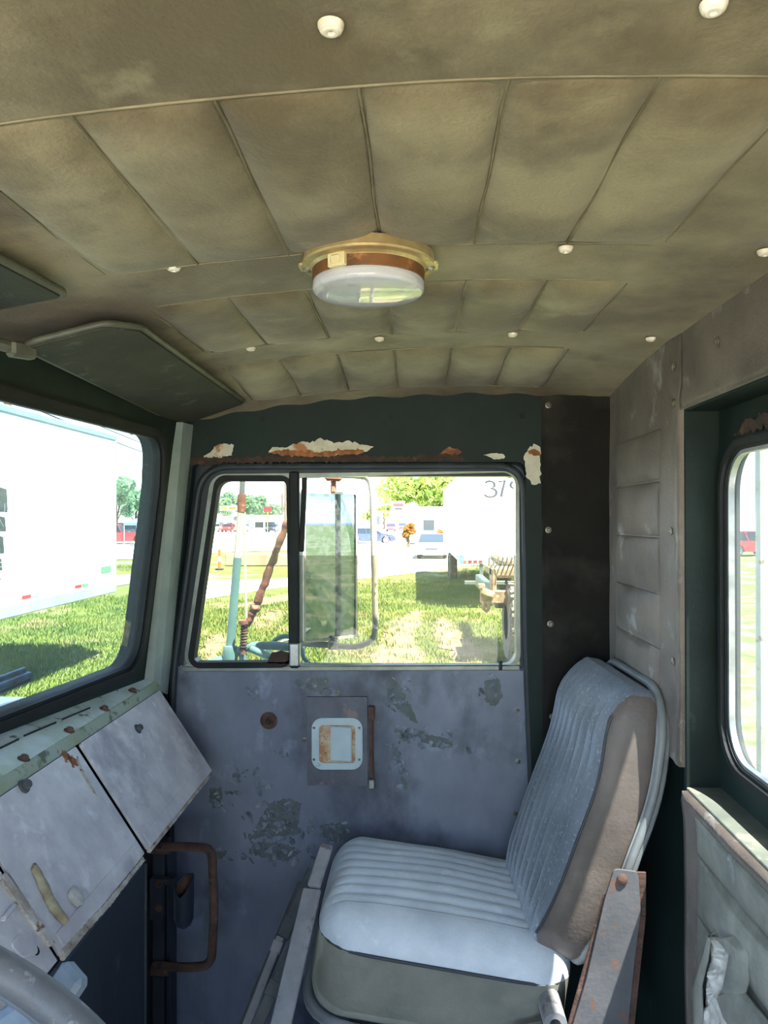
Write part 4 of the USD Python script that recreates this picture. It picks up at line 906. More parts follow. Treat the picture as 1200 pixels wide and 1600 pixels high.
fr_t = frame([tx, 0, 0], [0, 1, 0], [0, 0, 1])
q_ = []
for i, (ya, yb) in enumerate(((762, 800), (806, 830), (836, 864), (870, 890), (893, 905), (908, 922))):
    # one dark panel of the printed graphic, cut by pale crack lines
    p0, p1 = to(-60, 0, X=tx), to(15 - i * 2.6, 0, X=tx); y_0, y_1 = p0[1], p1[1]
    za, zb_ = to(10, ya, X=tx)[2], to(10, yb, X=tx)[2]
    poly = Polygon([(y_0, za + .10), (y_1 - .03, za - .02), (y_1, zb_), (y_0, zb_ + .02)])
    gg = np.random.default_rng(50 + i)
    for _ in range(9):
        c = (gg.uniform(y_0, y_1), gg.uniform(zb_, za)); pts_ = [c]; an = gg.uniform(0, 6.3)
        for _ in range(5): an += gg.normal() * .6; pts_.append((pts_[-1][0] + .09 * math.cos(an), pts_[-1][1] + .09 * math.sin(an)))
        poly = poly.difference(LineString(pts_).buffer(.006))
    obj('graphic_panel', slab(poly, fr_t, .001, .004), 'graphic', t1, False)
for y in (9.3, 9.9): obj('landing_leg', cat([bx(tx - .75, tx - .62, y, y + .12, GZ + .1, zb, .01), bx(tx - .85, tx - .52, y - .08, y + .2, GZ, GZ + .05, .01)]), 'steel_grey', t1)
obj('brace', bar((tx - .70, 9.4, GZ + .35), (tx - .70, 8.4, zb), .05, .05), 'steel_grey', t1)
for y in (2.6, 3.8):
    for x in (tx - 2.25, tx - .35): obj('wheel', lathe([(.2, -.14), (.46, -.14), (.51, -.09), (.51, .09), (.46, .14), (.3, .14), (.24, .06), (.0003, .06)], frame((x, y, GZ + .51), [0, 1, 0], [0, 0, 1]), 32), 'tyre', t1)
# the trailer with the number
D2 = 20.6; xl = to(720, 800, Y=D2)[0]
z2t, z2b = to(720, 737, Y=D2)[2], to(720, 872, Y=D2)[2] - .16
t2 = box_trailer(xl, xl + 2.6, D2, D2 + 13, z2b, z2t, 'white box trailer with a handwritten 379 on its end, right of the door window')
obj('corner_post', bx(xl - .012, xl + .09, D2 - .02, D2 + .08, z2b, z2t, .01), 'blue_wall', t2, label='pale blue corner post')
obj('marker_light', bx(xl, xl + .06, D2 - .04, D2, z2t - .10, z2t - .02, .006), 'red_mark', t2)
obj('marker_light', bx(xl + .10, xl + .20, D2 - .03, D2, z2t - .09, z2t - .02, .006), 'box_rail', t2)
obj('door_seam', bx(xl + 1.28, xl + 1.30, D2 - .008, D2 + .01, z2b + .2, z2t - .12, .002), 'box_frame', t2)
obj('under_bar', cat([bx(xl + .1, xl + 2.5, D2 + .02, D2 + .12, z2b - .55, z2b - .45, .01), bx(xl + .5, xl + .6, D2 + .02, D2 + .1, z2b - .5, z2b, .01), bx(xl + 2.0, xl + 2.1, D2 + .02, D2 + .1, z2b - .5, z2b, .01)]), 'steel_grey', t2)
for k in range(4): obj('tail_light', bx(xl + .06 + k * .14, xl + .15 + k * .14, D2 - .03, D2, z2b + .04, z2b + .1, .006), 'orange' if k == 0 else 'red_mark', t2)
for y in (D2 + 9.4, D2 + 10.7):
    for x in (xl + .25, xl + 2.35): obj('wheel', lathe([(.2, -.14), (.46, -.14), (.51, -.09), (.51, .09), (.46, .14), (.3, .14), (.24, .06), (.0003, .06)], frame((x, y, GZ + .51), [0, 1, 0], [0, 0, 1]), 32), 'tyre', t2)
def stroke(pts, r, y): return tube([to(a, b, Y=y) for a, b in pts], r, 6)
def arcp(cx, cy, rx, ry, a0, a1, n=10): return [(cx + rx * math.cos(math.radians(t)), cy + ry * math.sin(math.radians(t))) for t in np.linspace(a0, a1, n)]
obj('painted_number', cat([stroke(arcp(765, 757, 8, 6, -150, 80), .034, D2 - .005), stroke(arcp(766, 769, 10, 7, -85, 150), .034, D2 - .005), stroke([(779, 752), (789, 751), (786, 762), (783, 776)], .034, D2 - .005),
     stroke(arcp(803, 757, 5, 5, 0, 360, 14), .034, D2 - .005), stroke([(808, 757), (806, 776)], .034, D2 - .005)]), 'graphic', t2, label='handwritten dark number 379')

# ------------------------------------------------------------------ vehicles
def wheel(c, r, w, par, ax=(1, 0, 0)):
    ax = np.asarray(ax, float); f_ = frame(c, np.cross([0, 0, 1.], ax), [0, 0, 1])
    o = obj('wheel', lathe([(r * .55, -w / 2), (r * .9, -w / 2), (r, -w * .35), (r, w * .35), (r * .9, w / 2), (r * .62, w / 2), (r * .6, w * .3), (r * .6, -w * .3)], f_, 24), 'tyre', par)
    obj('rim', lathe([(r * .62, w * .42), (r * .5, w * .3), (r * .2, w * .36), (.0003, w * .38)], f_, 20), 'alloy', o)
    obj('rim', lathe([(r * .62, -w * .42), (r * .5, -w * .3), (r * .2, -w * .36), (.0003, -w * .38)], f_, 20), 'alloy', o)
def vehicle(name, label, c, rot, paint, kind, L=4.6, W=1.8, H=1.46):
    t = thing(name, label, 'car' if kind != 'pickup' else 'pickup truck', (c[0], c[1], GZ))
    m = np.eye(4); m[:3, :3] = [[math.cos(rot), -math.sin(rot), 0], [math.sin(rot), math.cos(rot), 0], [0, 0, 1]]; m[:3, 3] = [c[0], c[1], GZ]
    def put(n_, me, mt, p=t): me = me.copy(); me.apply_transform(m); return obj(n_, me, mt, p)
    h = L / 2; wr_ = .33 if kind != 'pickup' else .40
    # side profile (x forward): lower body with wheel arches
    if kind == 'pickup': prof = [(-h, .55), (-h, 1.08), (h * .02, 1.10), (h * .42, 1.12), (h * .95, 1.04), (h, .8), (h, .5)]
    else: prof = [(-h, .45), (-h * .98, .90), (-h * .8, .98), (h * .42, .96), (h * .86, .82), (h, .62), (h * .98, .32)]
    body = Polygon(prof + [(h * .9, .26), (-h * .92, .28)])
    for x in (-h * .60, h * .62): body = body.difference(Point(x, wr_).buffer(wr_ * 1.16))
    fr_ = frame([0, W / 2, 0], [1, 0, 0], [0, 0, 1])
    put('body', cat([slab(body.buffer(-.03), fr_, 0, W), slab(body, fr_, .05, W - .05)]), paint)
    roof = {'pickup': (-h * .02, h * .10, h * .34, h * .52, 1.10), 'sedan': (-h * .80, -h * .52, h * .08, h * .46, .95), 'suv': (-h * .98, -h * .84, h * .12, h * .44, .96)}[kind]
    b = roof[4]; wi = .16
    P = [(roof[0], s * W * .47, b) for s in (-1, 1)] + [(roof[3], s * W * .47, b) for s in (-1, 1)] + [(roof[1], s * (W / 2 - wi), H - .03) for s in (-1, 1)] + [(roof[2], s * (W / 2 - wi), H - .03) for s in (-1, 1)]
    put('greenhouse', hull(P), 'car_glass')
    Q = [(roof[1] - .04, s * (W / 2 - wi + .02), H - .06) for s in (-1, 1)] + [(roof[2] + .04, s * (W / 2 - wi + .02), H - .06) for s in (-1, 1)] + [(roof[1] + .1, s * (W / 2 - wi - .1), H) for s in (-1, 1)] + [(roof[2] - .1, s * (W / 2 - wi - .1), H) for s in (-1, 1)]
    put('roof', hull(Q), paint)
    pil = []
    for s in (-1, 1):
        for (xa_, xb_) in ((roof[0], roof[1]), (roof[3], roof[2]), ((roof[0] + roof[3]) / 2, (roof[1] + roof[2]) / 2)):
            pil.append(bar((xa_, s * W * .475, b), (xb_, s * (W / 2 - wi + .01), H - .05), .06, .03, up=(1, 0, 0)))
    put('pillars', cat(pil), paint)
    for x in (-h * .60, h * .62):
        for s in (-1, 1):
            cc = m @ np.r_[x, s * (W / 2 - .12), wr_, 1]; wheel(cc[:3], wr_, .22, t, m[:3, 1])
    for s in (-1, 1):
        put('headlight', bx(h - .06, h + .005, s * W * .36 - .16, s * W * .36 + .16, .60, .74, .02), 'alloy')
        put('tail_light', bx(-h - .01, -h + .05, s * W * .40 - .10, s * W * .40 + .10, .66, .84, .02), 'red_mark')
        put('wing_mirror', bx(roof[3] - .25, roof[3] - .10, s * (W / 2 + .10) - .09, s * (W / 2 + .10) + .09, b + .02, b + .16, .02), paint)
    put('grille', bx(h - .05, h + .008, -W * .20, W * .20, .54, .68, .01), 'graphic'); put('bumper', bx(h - .08, h + .04, -W * .46, W * .46, .34, .50, .03), paint if kind != 'pickup' else 'alloy')
    if kind == 'pickup': put('bed', bx(-h + .12, -h * .06, -W / 2 + .1, W / 2 - .1, 1.085, 1.10, .002), 'graphic')
    return t
def at(px, py, dz=0.0): return to(px, py, Z=GZ + dz)
pm('dark_green_car', (60, 84, 84), None, rough=.3)
p = at(192, 850); vehicle('pickup_truck', 'red pickup truck parked by the road right of the white trailer', p, math.pi + .15, 'red', 'pickup', 5.4, 1.95, 1.85)
p = at(222, 838); vehicle('car', 'dark parked car under the blue canopy behind the red pickup', p, .2, 'black_car', 'suv', 4.8, 1.9, 1.75)
p = at(205, 836); vehicle('car', 'dark green car between the red pickup and the blue canopy', p, .1, 'dark_green_car', 'suv', 4.8, 1.9, 1.75)
p = at(676, 871); vehicle('car', 'white sedan facing the camera on the gravel lot', p, -math.pi / 2 - .05, 'white_car', 'sedan', 4.6, 1.78, 1.46)
p = at(578, 849); vehicle('car', 'dark navy car parked sideways behind the wing mirror tube', p, .15, 'navy', 'sedan', 4.7, 1.8, 1.48)
for i, (px, py, c_, l_) in enumerate(((676, 828, 'red', 'small distant red car left of the orange bush'), (611, 830, 'red', 'small distant red car under the white sign'), (590, 830, 'silver_car', 'small distant silver car beside the flag pole'), (338, 831, 'white_car', 'white car in the row by the far shops, leftmost'), (357, 831, 'red', 'dark red car in the row by the far shops'), (378, 831, 'silver_car', 'silver car in the row by the far shops'), (425, 831, 'navy', 'dark car under the blue shop front'), (648, 830, 'silver_car', 'silver car beside the orange bush'))):
    if i == 0: px = 629
    p = at(px, py); vehicle('car', l_, p, -math.pi / 2 + .015 * (i - 3), c_, 'suv' if i % 2 else 'sedan')
p = to(1168, 868, Z=GZ); vehicle('car', 'red car seen through the hazy rear window', p, .3, 'red', 'suv', 4.6, 1.8, 1.6)

# ------------------------------------------------------------------ buildings and street furniture
def building(label, pxa, pxb, pyt, D, depth, wall, roofm, wins=(), cat_='building', name='building', awn=None):
    a, b = to(pxa, 800, Y=D), to(pxb, 800, Y=D); zt_ = to(600, pyt, Y=D)[2]
    t = thing(name, label, cat_, ((a[0] + b[0]) / 2, D + depth / 2, GZ))
    obj('walls', bx(a[0], b[0], D, D + depth, GZ, zt_, .03), wall, t)
    obj('roof', bx(a[0] - .25, b[0] + .25, D - .25, D + depth + .25, zt_, zt_ + .22, .03), roofm, t)
    for (xa_, ya_, xb_, yb_, m_) in wins:
        p_, q_ = to(xa_, ya_, Y=D), to(xb_, yb_, Y=D)
        o = obj('window', bx(p_[0], q_[0], D - .06, D + .02, q_[2], p_[2], .01), 'box_frame', t); obj('pane', bx(p_[0] + .08, q_[0] - .08, D - .08, D - .05, q_[2] + .08, p_[2] - .08, .004), m_, o)
    return t
building('low white office building behind the white sedan', 648, 760, 795, 72, 9, 'white_wall', 'grey_roof', [(660, 811, 680, 830, 'dark_window'), (704, 815, 716, 838, 'dark_window'), (652, 800, 655, 832, 'dark_window'), (684, 813, 700, 836, 'white_box')])
building('pale blue and white shop front far behind the grey pole', 372, 440, 806, 152, 12, 'white_wall', 'grey_roof', [(384, 812, 396, 828, 'blue_wall'), (398, 815, 412, 825, 'dark_window'), (414, 815, 430, 825, 'dark_window')])
building('long white shop at the far left of the door window', 314, 364, 808, 152, 12, 'white_wall', 'grey_roof', [(342, 816, 350, 828, 'dark_window'), (354, 816, 364, 828, 'dark_window')])
building('small white kiosk by the flag pole', 584, 596, 800, 130, 6, 'white_wall', 'grey_roof', [(588, 806, 594, 820, 'dark_window')], name='kiosk', cat_='kiosk')
building('white house far down the road beyond the blue canopy', 232, 262, 803, 160, 10, 'white_wall', 'blue_wall', [(240, 808, 248, 818, 'dark_window')])
def sign(name, label, px, pyb, D, w0, y0, y1, mat, postm, cat_='sign', extra=()):
    c = to(px, pyb, Y=D); t = thing(name, label, cat_, (c[0], D, GZ)); a, b = to(px - w0, y0, Y=D), to(px + w0, y1, Y=D)
    obj('post', tube([(c[0], D, GZ), (c[0], D, b[2] + .02)], .09 if D > 40 else .045, 10), postm, t)
    o = obj('board', bx(a[0], b[0], D - .08, D + .08, b[2], a[2], .02), mat, t)
    for (xa_, ya_, xb_, yb_, m_) in extra:
        p_, q_ = to(xa_, ya_, Y=D), to(xb_, yb_, Y=D); obj('lettering', bx(p_[0], q_[0], D - .10, D - .07, q_[2], p_[2], .004), m_, o)
    return t
sign('road_sign', 'small white sign on a thin grey post by the grass strip', 218.5, 873, 46, 5, 825, 838, 'white_box', 'steel_grey', extra=((215, 829, 222, 831, 'graphic'), (215, 833, 222, 834.5, 'graphic')))
sign('shop_sign', 'white pole sign with red lettering in front of the big tree', 622, 845, 80, 11, 783, 803, 'white_box', 'steel_grey', extra=((615, 787, 630, 791, 'red_mark'), (617, 794, 628, 796, 'graphic')))
sign('shop_sign', 'red sign on a yellow post among the far trees', 418, 828, 120, 6, 792, 800, 'red', 'yellow')
sign('shop_sign', 'long white and yellow signboard over the far white shop', 357, 820, 145, 14, 790, 798, 'white_box', 'steel_grey', extra=((346, 791, 355, 797, 'yellow'), (358, 792, 368, 796, 'orange')))
c = to(603, 840, Y=95); fp = thing('flag_pole', 'pole with a red banner left of the white sign', 'flag pole', (c[0], 95, GZ))
obj('pole', tube([(c[0], 95, GZ), (c[0], 95, to(0, 768, Y=95)[2])], .07, 8), 'steel_grey', fp); obj('banner', bx(c[0] - .3, c[0] + .25, 94.95, 95.05, to(0, 786, Y=95)[2], to(0, 769, Y=95)[2], .02), 'red_mark', fp)
c = to(343, 890, Z=GZ); ob = thing('channelizer_post', 'orange and white marker post on the grass strip', 'marker post', c)
zt_ = c[2] + .95; obj('post', tube([c, (c[0], c[1], zt_)], .06, 10), 'orange', ob); obj('band', tube([(c[0], c[1], c[2] + .38), (c[0], c[1], c[2] + .62)], .065, 10), 'white_box', ob); obj('base', lathe([(.2, 0), (.2, .05), (.08, .08), (.0003, .08)], frame(c, [1, 0, 0], [0, 1, 0]), 16), 'tyre', ob)
a, b = to(352, 884, Z=GZ), to(474, 882, Z=GZ)
obj('kerb_wall', bx(a[0], b[0], a[1], a[1] + .4, GZ, GZ + .62, .04), 'kerb_concrete', label='low tan concrete barrier across the far grass strip', category='barrier')
for (px, D, pt, l_) in ((446, 100, 690, 'tall wooden utility pole beside the window divider'), (441, 170, 772, 'short thin distant pole left of the utility pole'), (571, 140, 760, 'thin distant pole behind the mirror tube'), (565, 180, 772, 'thinnest distant pole left of the mirror tube edge')):
    c = to(px, 800, Y=D); t = thing('utility_pole', l_, 'utility pole', (c[0], D, GZ)); z_ = to(px, pt, Y=D)[2]
    obj('pole', tube([(c[0], D, GZ), (c[0], D, z_)], .16, 8), 'pole_wood', t); obj('crossarm', bx(c[0] - 1.1, c[0] + 1.1, D - .07, D + .07, z_ - .7, z_ - .55, .01), 'pole_wood', t)
c = to(12, 632, Y=26); t = thing('utility_pole', 'brown pole top rising behind the white trailer roof', 'utility pole', (c[0], 26, GZ)); obj('pole', tube([(c[0], 26, GZ), (c[0], 26, to(12, 560, Y=26)[2])], .13, 8), 'pole_rust', t)
for k, (qa, qb) in enumerate((((150, 664), (262, 712)), ((130, 640), (262, 700)))):
    a, b = to(*qa, Y=24), to(*qb, Y=60); a = a + (a - b) * .6; b = b + (b - a) * .4
    w_ = [a + (b - a) * t_ - np.array([0, 0, 1.0]) * 3.0 * t_ * (1 - t_) * .5 for t_ in np.linspace(0, 1, 20)]
    obj('overhead_wire', tube(w_, .016, 5), 'rubber', label=('lower', 'upper')[k] + ' overhead wire sagging across the sky beyond the trailer', category='wire')
# canopy
c = to(222, 846, Y=66); cn = thing('canopy', 'blue pop-up canopy behind the red pickup', 'canopy', (c[0], 66, GZ))
x0_, x1_ = to(202, 0, Y=66)[0], to(243, 0, Y=66)[0]; zc, zp = to(0, 817, Y=66)[2], to(0, 803, Y=66)[2]
obj('roof', hull([(x0_, 65, zc), (x1_, 65, zc), (x0_, 68, zc), (x1_, 68, zc), ((x0_ + x1_) / 2 + .6, 66.5, zp), (x0_, 65, zc - .2), (x1_, 65, zc - .2), (x0_, 68, zc - .2), (x1_, 68, zc - .2)]), 'canopy_blue', cn)
for x in (x0_ + .05, x1_ - .05):
    for y in (65.05, 67.95): obj('leg', tube([(x, y, GZ), (x, y, zc - .1)], .03, 6), 'alloy', cn)

# ------------------------------------------------------------------ trees and bushes
def tree(label, px, pyb, D, w, top, bot, mat, n, seed, name='tree', trunk=True, leaf=.35, cat_='tree', blobs=9, rs=1.0):
    gg = np.random.default_rng(seed); c = to(px, pyb, Y=D); s = D / F
    t = thing(name, label, cat_, (c[0], D, GZ)); zt_, zb_ = to(px, top, Y=D)[2], to(px, bot, Y=D)[2]; R_ = w * s
    cs = np.c_[gg.uniform(-.75, .75, blobs) * R_, gg.uniform(-.6, .6, blobs) * R_, gg.uniform(.15, .85, blobs)]; rr = gg.uniform(.28, .5, blobs) * min(R_, (zt_ - zb_) * .6) * rs
    P = []
    k = gg.integers(0, blobs, n); d = gg.normal(size=(n, 3)); d /= np.linalg.norm(d, axis=1, keepdims=True); r = rr[k] * gg.uniform(.35, 1, n) ** .4
    ctr = np.c_[c[0] + cs[k, 0], D + cs[k, 1], zb_ + rr[k] * .8 + (zt_ - zb_ - 1.7 * rr[k]) * cs[k, 2]] + d * r[:, None] * [1, 1, .9]
    u = gg.normal(size=(n, 3)); u /= np.linalg.norm(u, axis=1, keepdims=True); v = np.cross(u, gg.normal(size=(n, 3))); v /= np.linalg.norm(v, axis=1, keepdims=True); L = gg.uniform(.6, 1.3, n)[:, None] * leaf
    V = np.stack([ctr - u * L * .5, ctr + v * L * .28, ctr + u * L * .5, ctr - v * L * .28], 1).reshape(-1, 3); i = np.arange(n)[:, None] * 4
    obj('foliage', T(V, np.hstack([i, i + 1, i + 2, i + 3])), mat, t, False)
    if trunk:
        ms = [tube([(c[0], D, GZ), (c[0] + .1, D, (GZ + zb_) / 2), (c[0], D, zb_ + (zt_ - zb_) * .35)], [.04 * R_ + .12, .03 * R_ + .1, .06], 8)]
        for b_ in cs[:6]: ms.append(tube([(c[0], D, zb_), (c[0] + b_[0] * .6, D + b_[1] * .6, zb_ + (zt_ - zb_) * b_[2] * .6), (c[0] + b_[0], D + b_[1], zb_ + (zt_ - zb_) * b_[2] * .8)], [.1, .07, .03], 6))
        obj('trunk', cat(ms), 'bark', t)
LT = ['tall dense green tree nearest the trailer edge', 'rounded green tree behind the red pickup', 'green tree above the dark parked car', 'pale tree top at the windshield corner', 'green tree at the front edge of the small pane', 'broad green tree behind the grey pole', 'lower green tree right of the grey pole', 'green tree behind the red sign', 'small green tree beside the utility pole', 'green tree farthest right in the small pane', 'hazy tree behind the kiosk', 'hazy low tree left of the big tree']
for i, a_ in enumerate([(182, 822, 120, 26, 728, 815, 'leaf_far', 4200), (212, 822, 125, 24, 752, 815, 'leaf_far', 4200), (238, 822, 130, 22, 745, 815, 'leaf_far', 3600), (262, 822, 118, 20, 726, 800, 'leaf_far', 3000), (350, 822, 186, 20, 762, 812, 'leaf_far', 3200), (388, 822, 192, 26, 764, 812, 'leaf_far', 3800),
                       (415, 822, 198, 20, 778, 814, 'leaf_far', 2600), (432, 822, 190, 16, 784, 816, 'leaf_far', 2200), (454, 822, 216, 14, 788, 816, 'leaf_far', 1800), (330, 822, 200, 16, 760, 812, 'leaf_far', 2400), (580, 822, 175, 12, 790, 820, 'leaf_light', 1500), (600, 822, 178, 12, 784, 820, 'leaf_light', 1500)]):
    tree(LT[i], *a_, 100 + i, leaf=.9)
tree('big loose yellow-green tree behind the office building', 660, 845, 84, 62, 722, 806, 'leaf_light', 5200, 201, leaf=.62, blobs=16)
tree('orange-brown bush at the corner of the office building', 637, 838, 66, 11, 812, 846, 'leaf_bush', 1500, 202, 'bush', True, .26, 'bush', 8, 1.35)
tree('small reddish bush behind the white sedan roof', 691, 842, 68, 9, 824, 848, 'leaf_bush', 900, 203, 'bush', True, .22, 'bush', 6, 1.35)

# ------------------------------------------------------------------ the neighbouring old truck at the right edge of the door window
DT = 12.6
old = thing('old_truck', 'rusty tan old truck with a big ribbed tyre beside the numbered trailer', 'truck', to(800, 1020, Y=DT) * [1, 1, 0] + [.3, 0, GZ])
P_ = lambda x, y, d=DT: to(x, y, Y=d)
obj('wheel', lathe([(.28, -.17), (.58, -.17), (.665, -.12), (.68, 0), (.665, .12), (.58, .17), (.28, .17)], frame(P_(809, 985) * [1, 1, 0] + [0, .2, GZ + .68], [0, 1, 0], [0, 0, 1]), 40), 'hazed_tyre', old)
wcn = P_(809, 985) * [1, 1, 0] + [0, .2, GZ + .68]
lug = []
for k in range(26):
    a_ = k * 2 * math.pi / 26; c = wcn + .675 * np.array([0, math.cos(a_), math.sin(a_)]); lug.append(fbox(frame(c, [1, .25 * (-1) ** k * -math.sin(a_), .25 * (-1) ** k * math.cos(a_)], [0, math.cos(a_), math.sin(a_)]), .32, .05, .06, .006))
obj('tread_lugs', cat(lug), 'hazed_tyre', old)
obj('bumper', cat([bar(P_(752, 922), P_(772, 930), .10, .26, up=(0, 0, 1), b=.02), bar(P_(746, 916), P_(758, 916), .10, .05, b=.02)]), 'tan_rust', old)
obj('bumper', bx(P_(750, 0)[0], P_(840, 0)[0], DT + .02, DT + .16, P_(0, 940)[2], P_(0, 920)[2], .02), 'tan_rust', old)
obj('tow_hook', tube([P_(756, 940), P_(755, 950), P_(760, 956), P_(764, 950), P_(763, 940)], .03, 8), 'tan_rust', old)
obj('fender', cat([bx(P_(768, 0)[0], P_(850, 0)[0], DT + .1, DT + 1.3, P_(0, 902)[2], P_(0, 884)[2], .05), bx(P_(768, 0)[0], P_(776, 0)[0], DT + .1, DT + .5, P_(0, 925)[2], P_(0, 886)[2], .02)]), 'tan_rust', old)
obj('hood', bx(P_(785, 0)[0], P_(860, 0)[0], DT + .3, DT + 2.2, P_(0, 886)[2], P_(0, 872)[2], .05), 'tan_rust', old)
for k in range(7): obj('brush_guard_bar', tube([P_(764 + k * 7, 884, DT), P_(764 + k * 7 + .5, 872, DT), P_(766 + k * 7, 872, DT + .6)], .012, 6), 'steel_grey', old)
obj('frame_rail', bx(P_(775, 0)[0], P_(790, 0)[0], DT + .3, DT + 4.5, P_(0, 950)[2], P_(0, 925)[2], .02), 'truck_green_dark', old)

# ------------------------------------------------------------------ our own truck's outside: mirror, braces, cowl, wiper
YM = 2.20
mir = thing('wing_mirror', 'tall rectangular wing mirror on a rust spotted tube loop outside the door', 'wing mirror', to(520, 1010, Y=YM))
mc = to(517, 884, Y=YM); mn = np.array([.68, -.733, 0]); mn /= np.linalg.norm(mn); mu = np.cross([0, 0, 1.], mn); mfr = frame(mc, mu, [0, 0, 1])
mh, mw = .427, .192
case = rnd(sbox(-mw / 2, -mh / 2, mw / 2, mh / 2), .01)
obj('case', slab(case, mfr, -.03, -.002), 'mirror_back', mir); obj('rim', slab(case.difference(rnd(case.buffer(-.007), .004)), mfr, -.004, .003), 'mirror_tube', mir)
obj('mirror_glass', slab(case.buffer(-.0065), mfr, -.003, -.001), 'mirror_glass', mir)
lp = smooth_path([to(450, 1004, Y=YM), to(560, 1011, Y=YM), to(584, 1000, Y=YM), to(587, 975, Y=YM), to(582, 770, Y=YM), to(576, 746, Y=YM), to(556, 743, Y=YM), to(440, 741, Y=YM)], .05, 8)
obj('tube_loop', tube(lp, .0088, 12), 'mirror_tube', mir)
obj('clamp', cat([bar(to(508, 743, Y=YM), to(534, 744, Y=YM), .03, .028, b=.006), bar(to(521, 743, Y=YM), to(521, 770, Y=YM), .014, .014, up=(0, 1, 0), b=.003)]), 'pole_rust', mir)
obj('clamp', cat([bar(to(512, 1007, Y=YM), to(530, 1008, Y=YM), .026, .024, b=.006), bar(to(521, 994, Y=YM), to(521, 1010, Y=YM), .012, .012, up=(0, 1, 0), b=.003)]), 'mirror_tube', mir)
YB = 2.32
br = thing('mirror_brace', 'pale and blue-green painted upright pole outside the small pane', 'brace', to(362, 1030, Y=YB))
obj('upper_tube', tube([to(380, 690, Y=YB), to(378, 785, Y=YB)], .0085, 12), 'steel_grey', br); obj('rusty_joint', tube([to(378, 772, Y=YB), to(377.5, 780, Y=YB), to(377, 800, Y=YB)], [.011, .0135, .0125], 12), 'pole_rust', br)
obj('pale_tube', tube([to(377, 795, Y=YB), to(371, 872, Y=YB)], .0115, 12), 'pole_cream', br); obj('green_tube', tube([to(371.5, 866, Y=YB), to(371, 874, Y=YB), to(358, 1034, Y=YB)], [.009, .0128, .0138], 12), 'truck_green', br)
rd_ = thing('thin_rod', 'thin straight rod beside the pale upright pole', 'rod', to(385, 985, Y=YB + .04)); obj('rod', tube([to(381, 780, Y=YB + .04), to(385, 985, Y=YB + .04)], .0042, 8), 'pole_cream', rd_)
rr_ = thing('rusty_brace', 'slanting heavily rusted brace ending in a coil spring', 'brace', to(381, 1020, Y=YB - .03))
g4 = np.random.default_rng(8); a, b = to(450, 812, Y=YB - .03), to(401, 944, Y=YB - .03); pts = [a + (b - a) * t for t in np.linspace(0, 1, 26)]
obj('rod', tube(np.array(pts) + g4.normal(size=(26, 3)) * .0009, .0085 + .0035 * g4.uniform(size=26) + .002 * np.linspace(0, 1, 26), 10), 'pole_rust', rr_, True)
pts = [b + (to(386, 978, Y=YB - .03) - b) * t for t in np.linspace(0, 1, 12)]
obj('knuckle', tube(np.array(pts) + g4.normal(size=(12, 3)) * .001, [.010, .016, .018, .013, .012, .014, .012, .010, .012, .010, .009, .008], 10), 'pole_rust', rr_, True)
s0, s1_ = to(382, 972, Y=YB - .03), to(380, 1014, Y=YB - .03); obj('collar', lathe([(.0003, -.006), (.017, -.006), (.018, 0), (.017, .006), (.0003, .006)], frame(s0, [1, 0, 0], [0, 1, 0]), 16), 'pole_rust', rr_)
obj('spring', tube([s0 + (s1_ - s0) * t + .0085 * np.array([math.cos(t * 60), math.sin(t * 60), 0]) for t in np.linspace(0, 1, 130)], .0032, 6), 'dark_rust', rr_)
obj('lower_stud', tube([s1_, to(380, 1022, Y=YB - .03)], .008, 8), 'pole_rust', rr_)
fb = thing('fender_bracket', 'blue-green bracket arms and hoop at the foot of the mirror braces', 'bracket', to(400, 1040, Y=YB))
obj('arm', tube(smooth_path([to(290, 1052, Y=YB), to(352, 1030, Y=YB), to(384, 1010, Y=YB), to(420, 1008, Y=YB), to(462, 1012, Y=YB)], .04), [.016] * 3 + [.013] * (6 * 3 + 2 - 3), 10), 'truck_green', fb, True)
obj('arm', tube(smooth_path([to(392, 1014, Y=YB - .02), to(412, 1022, Y=YB - .03), to(430, 1032, Y=YB - .04), to(470, 1020, Y=YB - .02)], .03), .011, 10), 'truck_green', fb, True)
obj('hoop', tube([to(*q, Y=YB + .05) for q in arcp(446, 1028, 28, 34, 180, 360, 16)] + [to(498, 1052, Y=YB + .05)], .0075, 8), 'truck_green', fb, True)
obj('hoop', tube([to(*q, Y=YB + .08) for q in arcp(450, 1026, 20, 26, 180, 350, 14)], .005, 8), 'pole_cream', fb, True)
obj('cap', lathe([(.0003, .02), (.02, .018), (.024, .0), (.022, -.03)], frame(to(360, 1018, Y=YB), [1, 0, 0], [0, 1, 0]), 16), 'truck_green', fb)
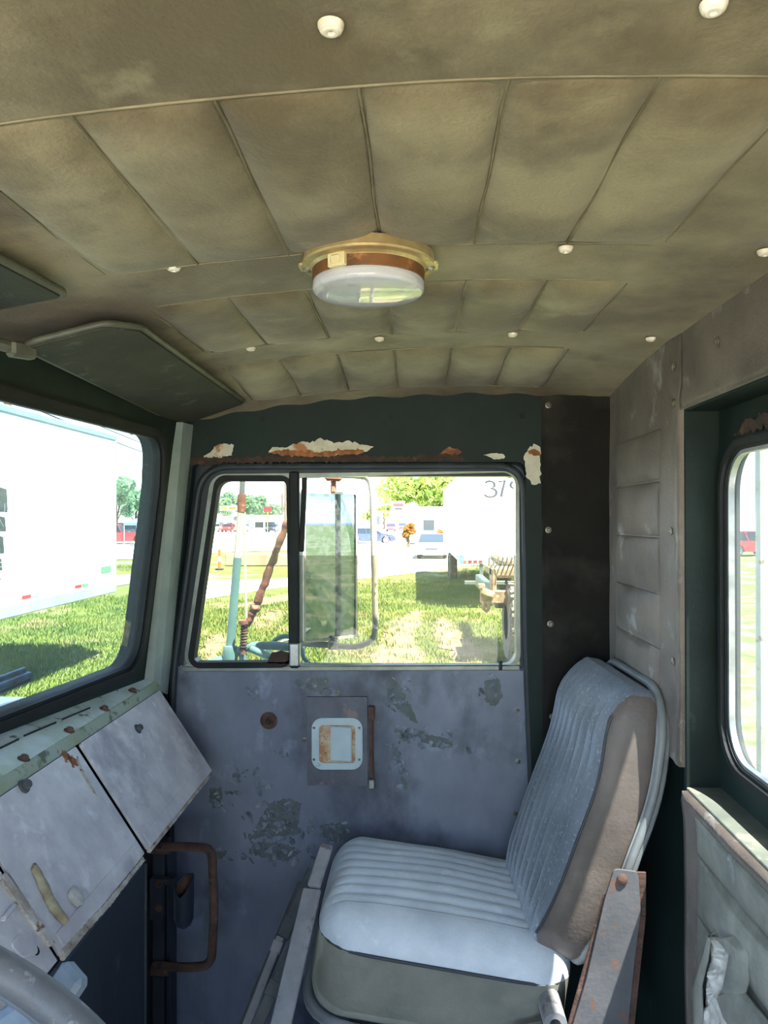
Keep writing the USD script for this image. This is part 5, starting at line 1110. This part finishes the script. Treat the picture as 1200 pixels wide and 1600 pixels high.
for x_ in (358, 380): obj('stud', tube([to(x_, 1020, Y=YB), to(x_, 1020, Y=YB) * [1, 1, 0] + [0, 0, -.588]], .012, 10), 'truck_green', fb)
own = thing('truck_fender', 'blue-green front fender of the truck below the mirror bracket', 'fender', (-.85, 2.25, GZ))
obj('fender', bx(-1.9, .10, 1.99, 2.52, -.80, -.585, .05), 'truck_green', own); obj('fender_skirt', bx(-1.9, -1.84, 2.0, 2.5, -1.35, -.65, .02), 'truck_green', own)
obj('tyre', lathe([(.28, -.16), (.52, -.16), (.58, -.1), (.58, .1), (.52, .16), (.28, .16), (.2, .06), (.0003, .06)], frame((-1.1, 2.22, GZ + .58), [0, 1, 0], [0, 0, 1]), 36), 'tyre', own)
obj('step_box', bx(-.45, .35, 2.0, 2.4, GZ + .45, -.81, .02), 'truck_green_dark', own)
rk = thing('rack_post', 'pale green upright rack post just outside the rear window', 'post', (.97, 2.2, GZ)); obj('post', tube([(.97, 2.2, GZ), (.97, 2.2, .55)], .016, 10), 'pole_cream', rk); obj('foot', bx(.9, 1.04, 2.13, 2.27, GZ, GZ + .03), 'steel_grey', rk)
cw = thing('cowl', 'pale blue-grey painted cowl below the windshield outside', 'cowl', (-.90, .9, -.45))
cq = []
for y in (-.4, 1.80):
    xi = WO[0] - .1 * (1.7 - y) - .125
    cq += [(xi, y, -.405), (xi - .2, y, -.415), (-1.35, y, -.54), (-1.35, y, -.56), (xi, y, -.44)]
obj('panel', hull(cq), 'cowl', cw)
wo = WO - WN * .05
wa, wb_ = onp(-60, 1098, wo, WN), onp(47, 1053, wo, WN)
wp_ = thing('windshield_wiper', 'blue-grey windshield wiper blade resting low outside the glass', 'wiper', wb_)
obj('blade', bar(wa, wb_, .016, .010, up=WN, b=.003), 'wiper', wp_); obj('arm', bar(wa + WV * .016, wa + (wb_ - wa) * .9 + WV * .012, .010, .010, up=WN, b=.002), 'wiper', wp_); obj('rubber_edge', bar(wa - WV * .010, wb_ - WV * .010, .005, .006, up=WN, b=.001), 'rubber', wp_)
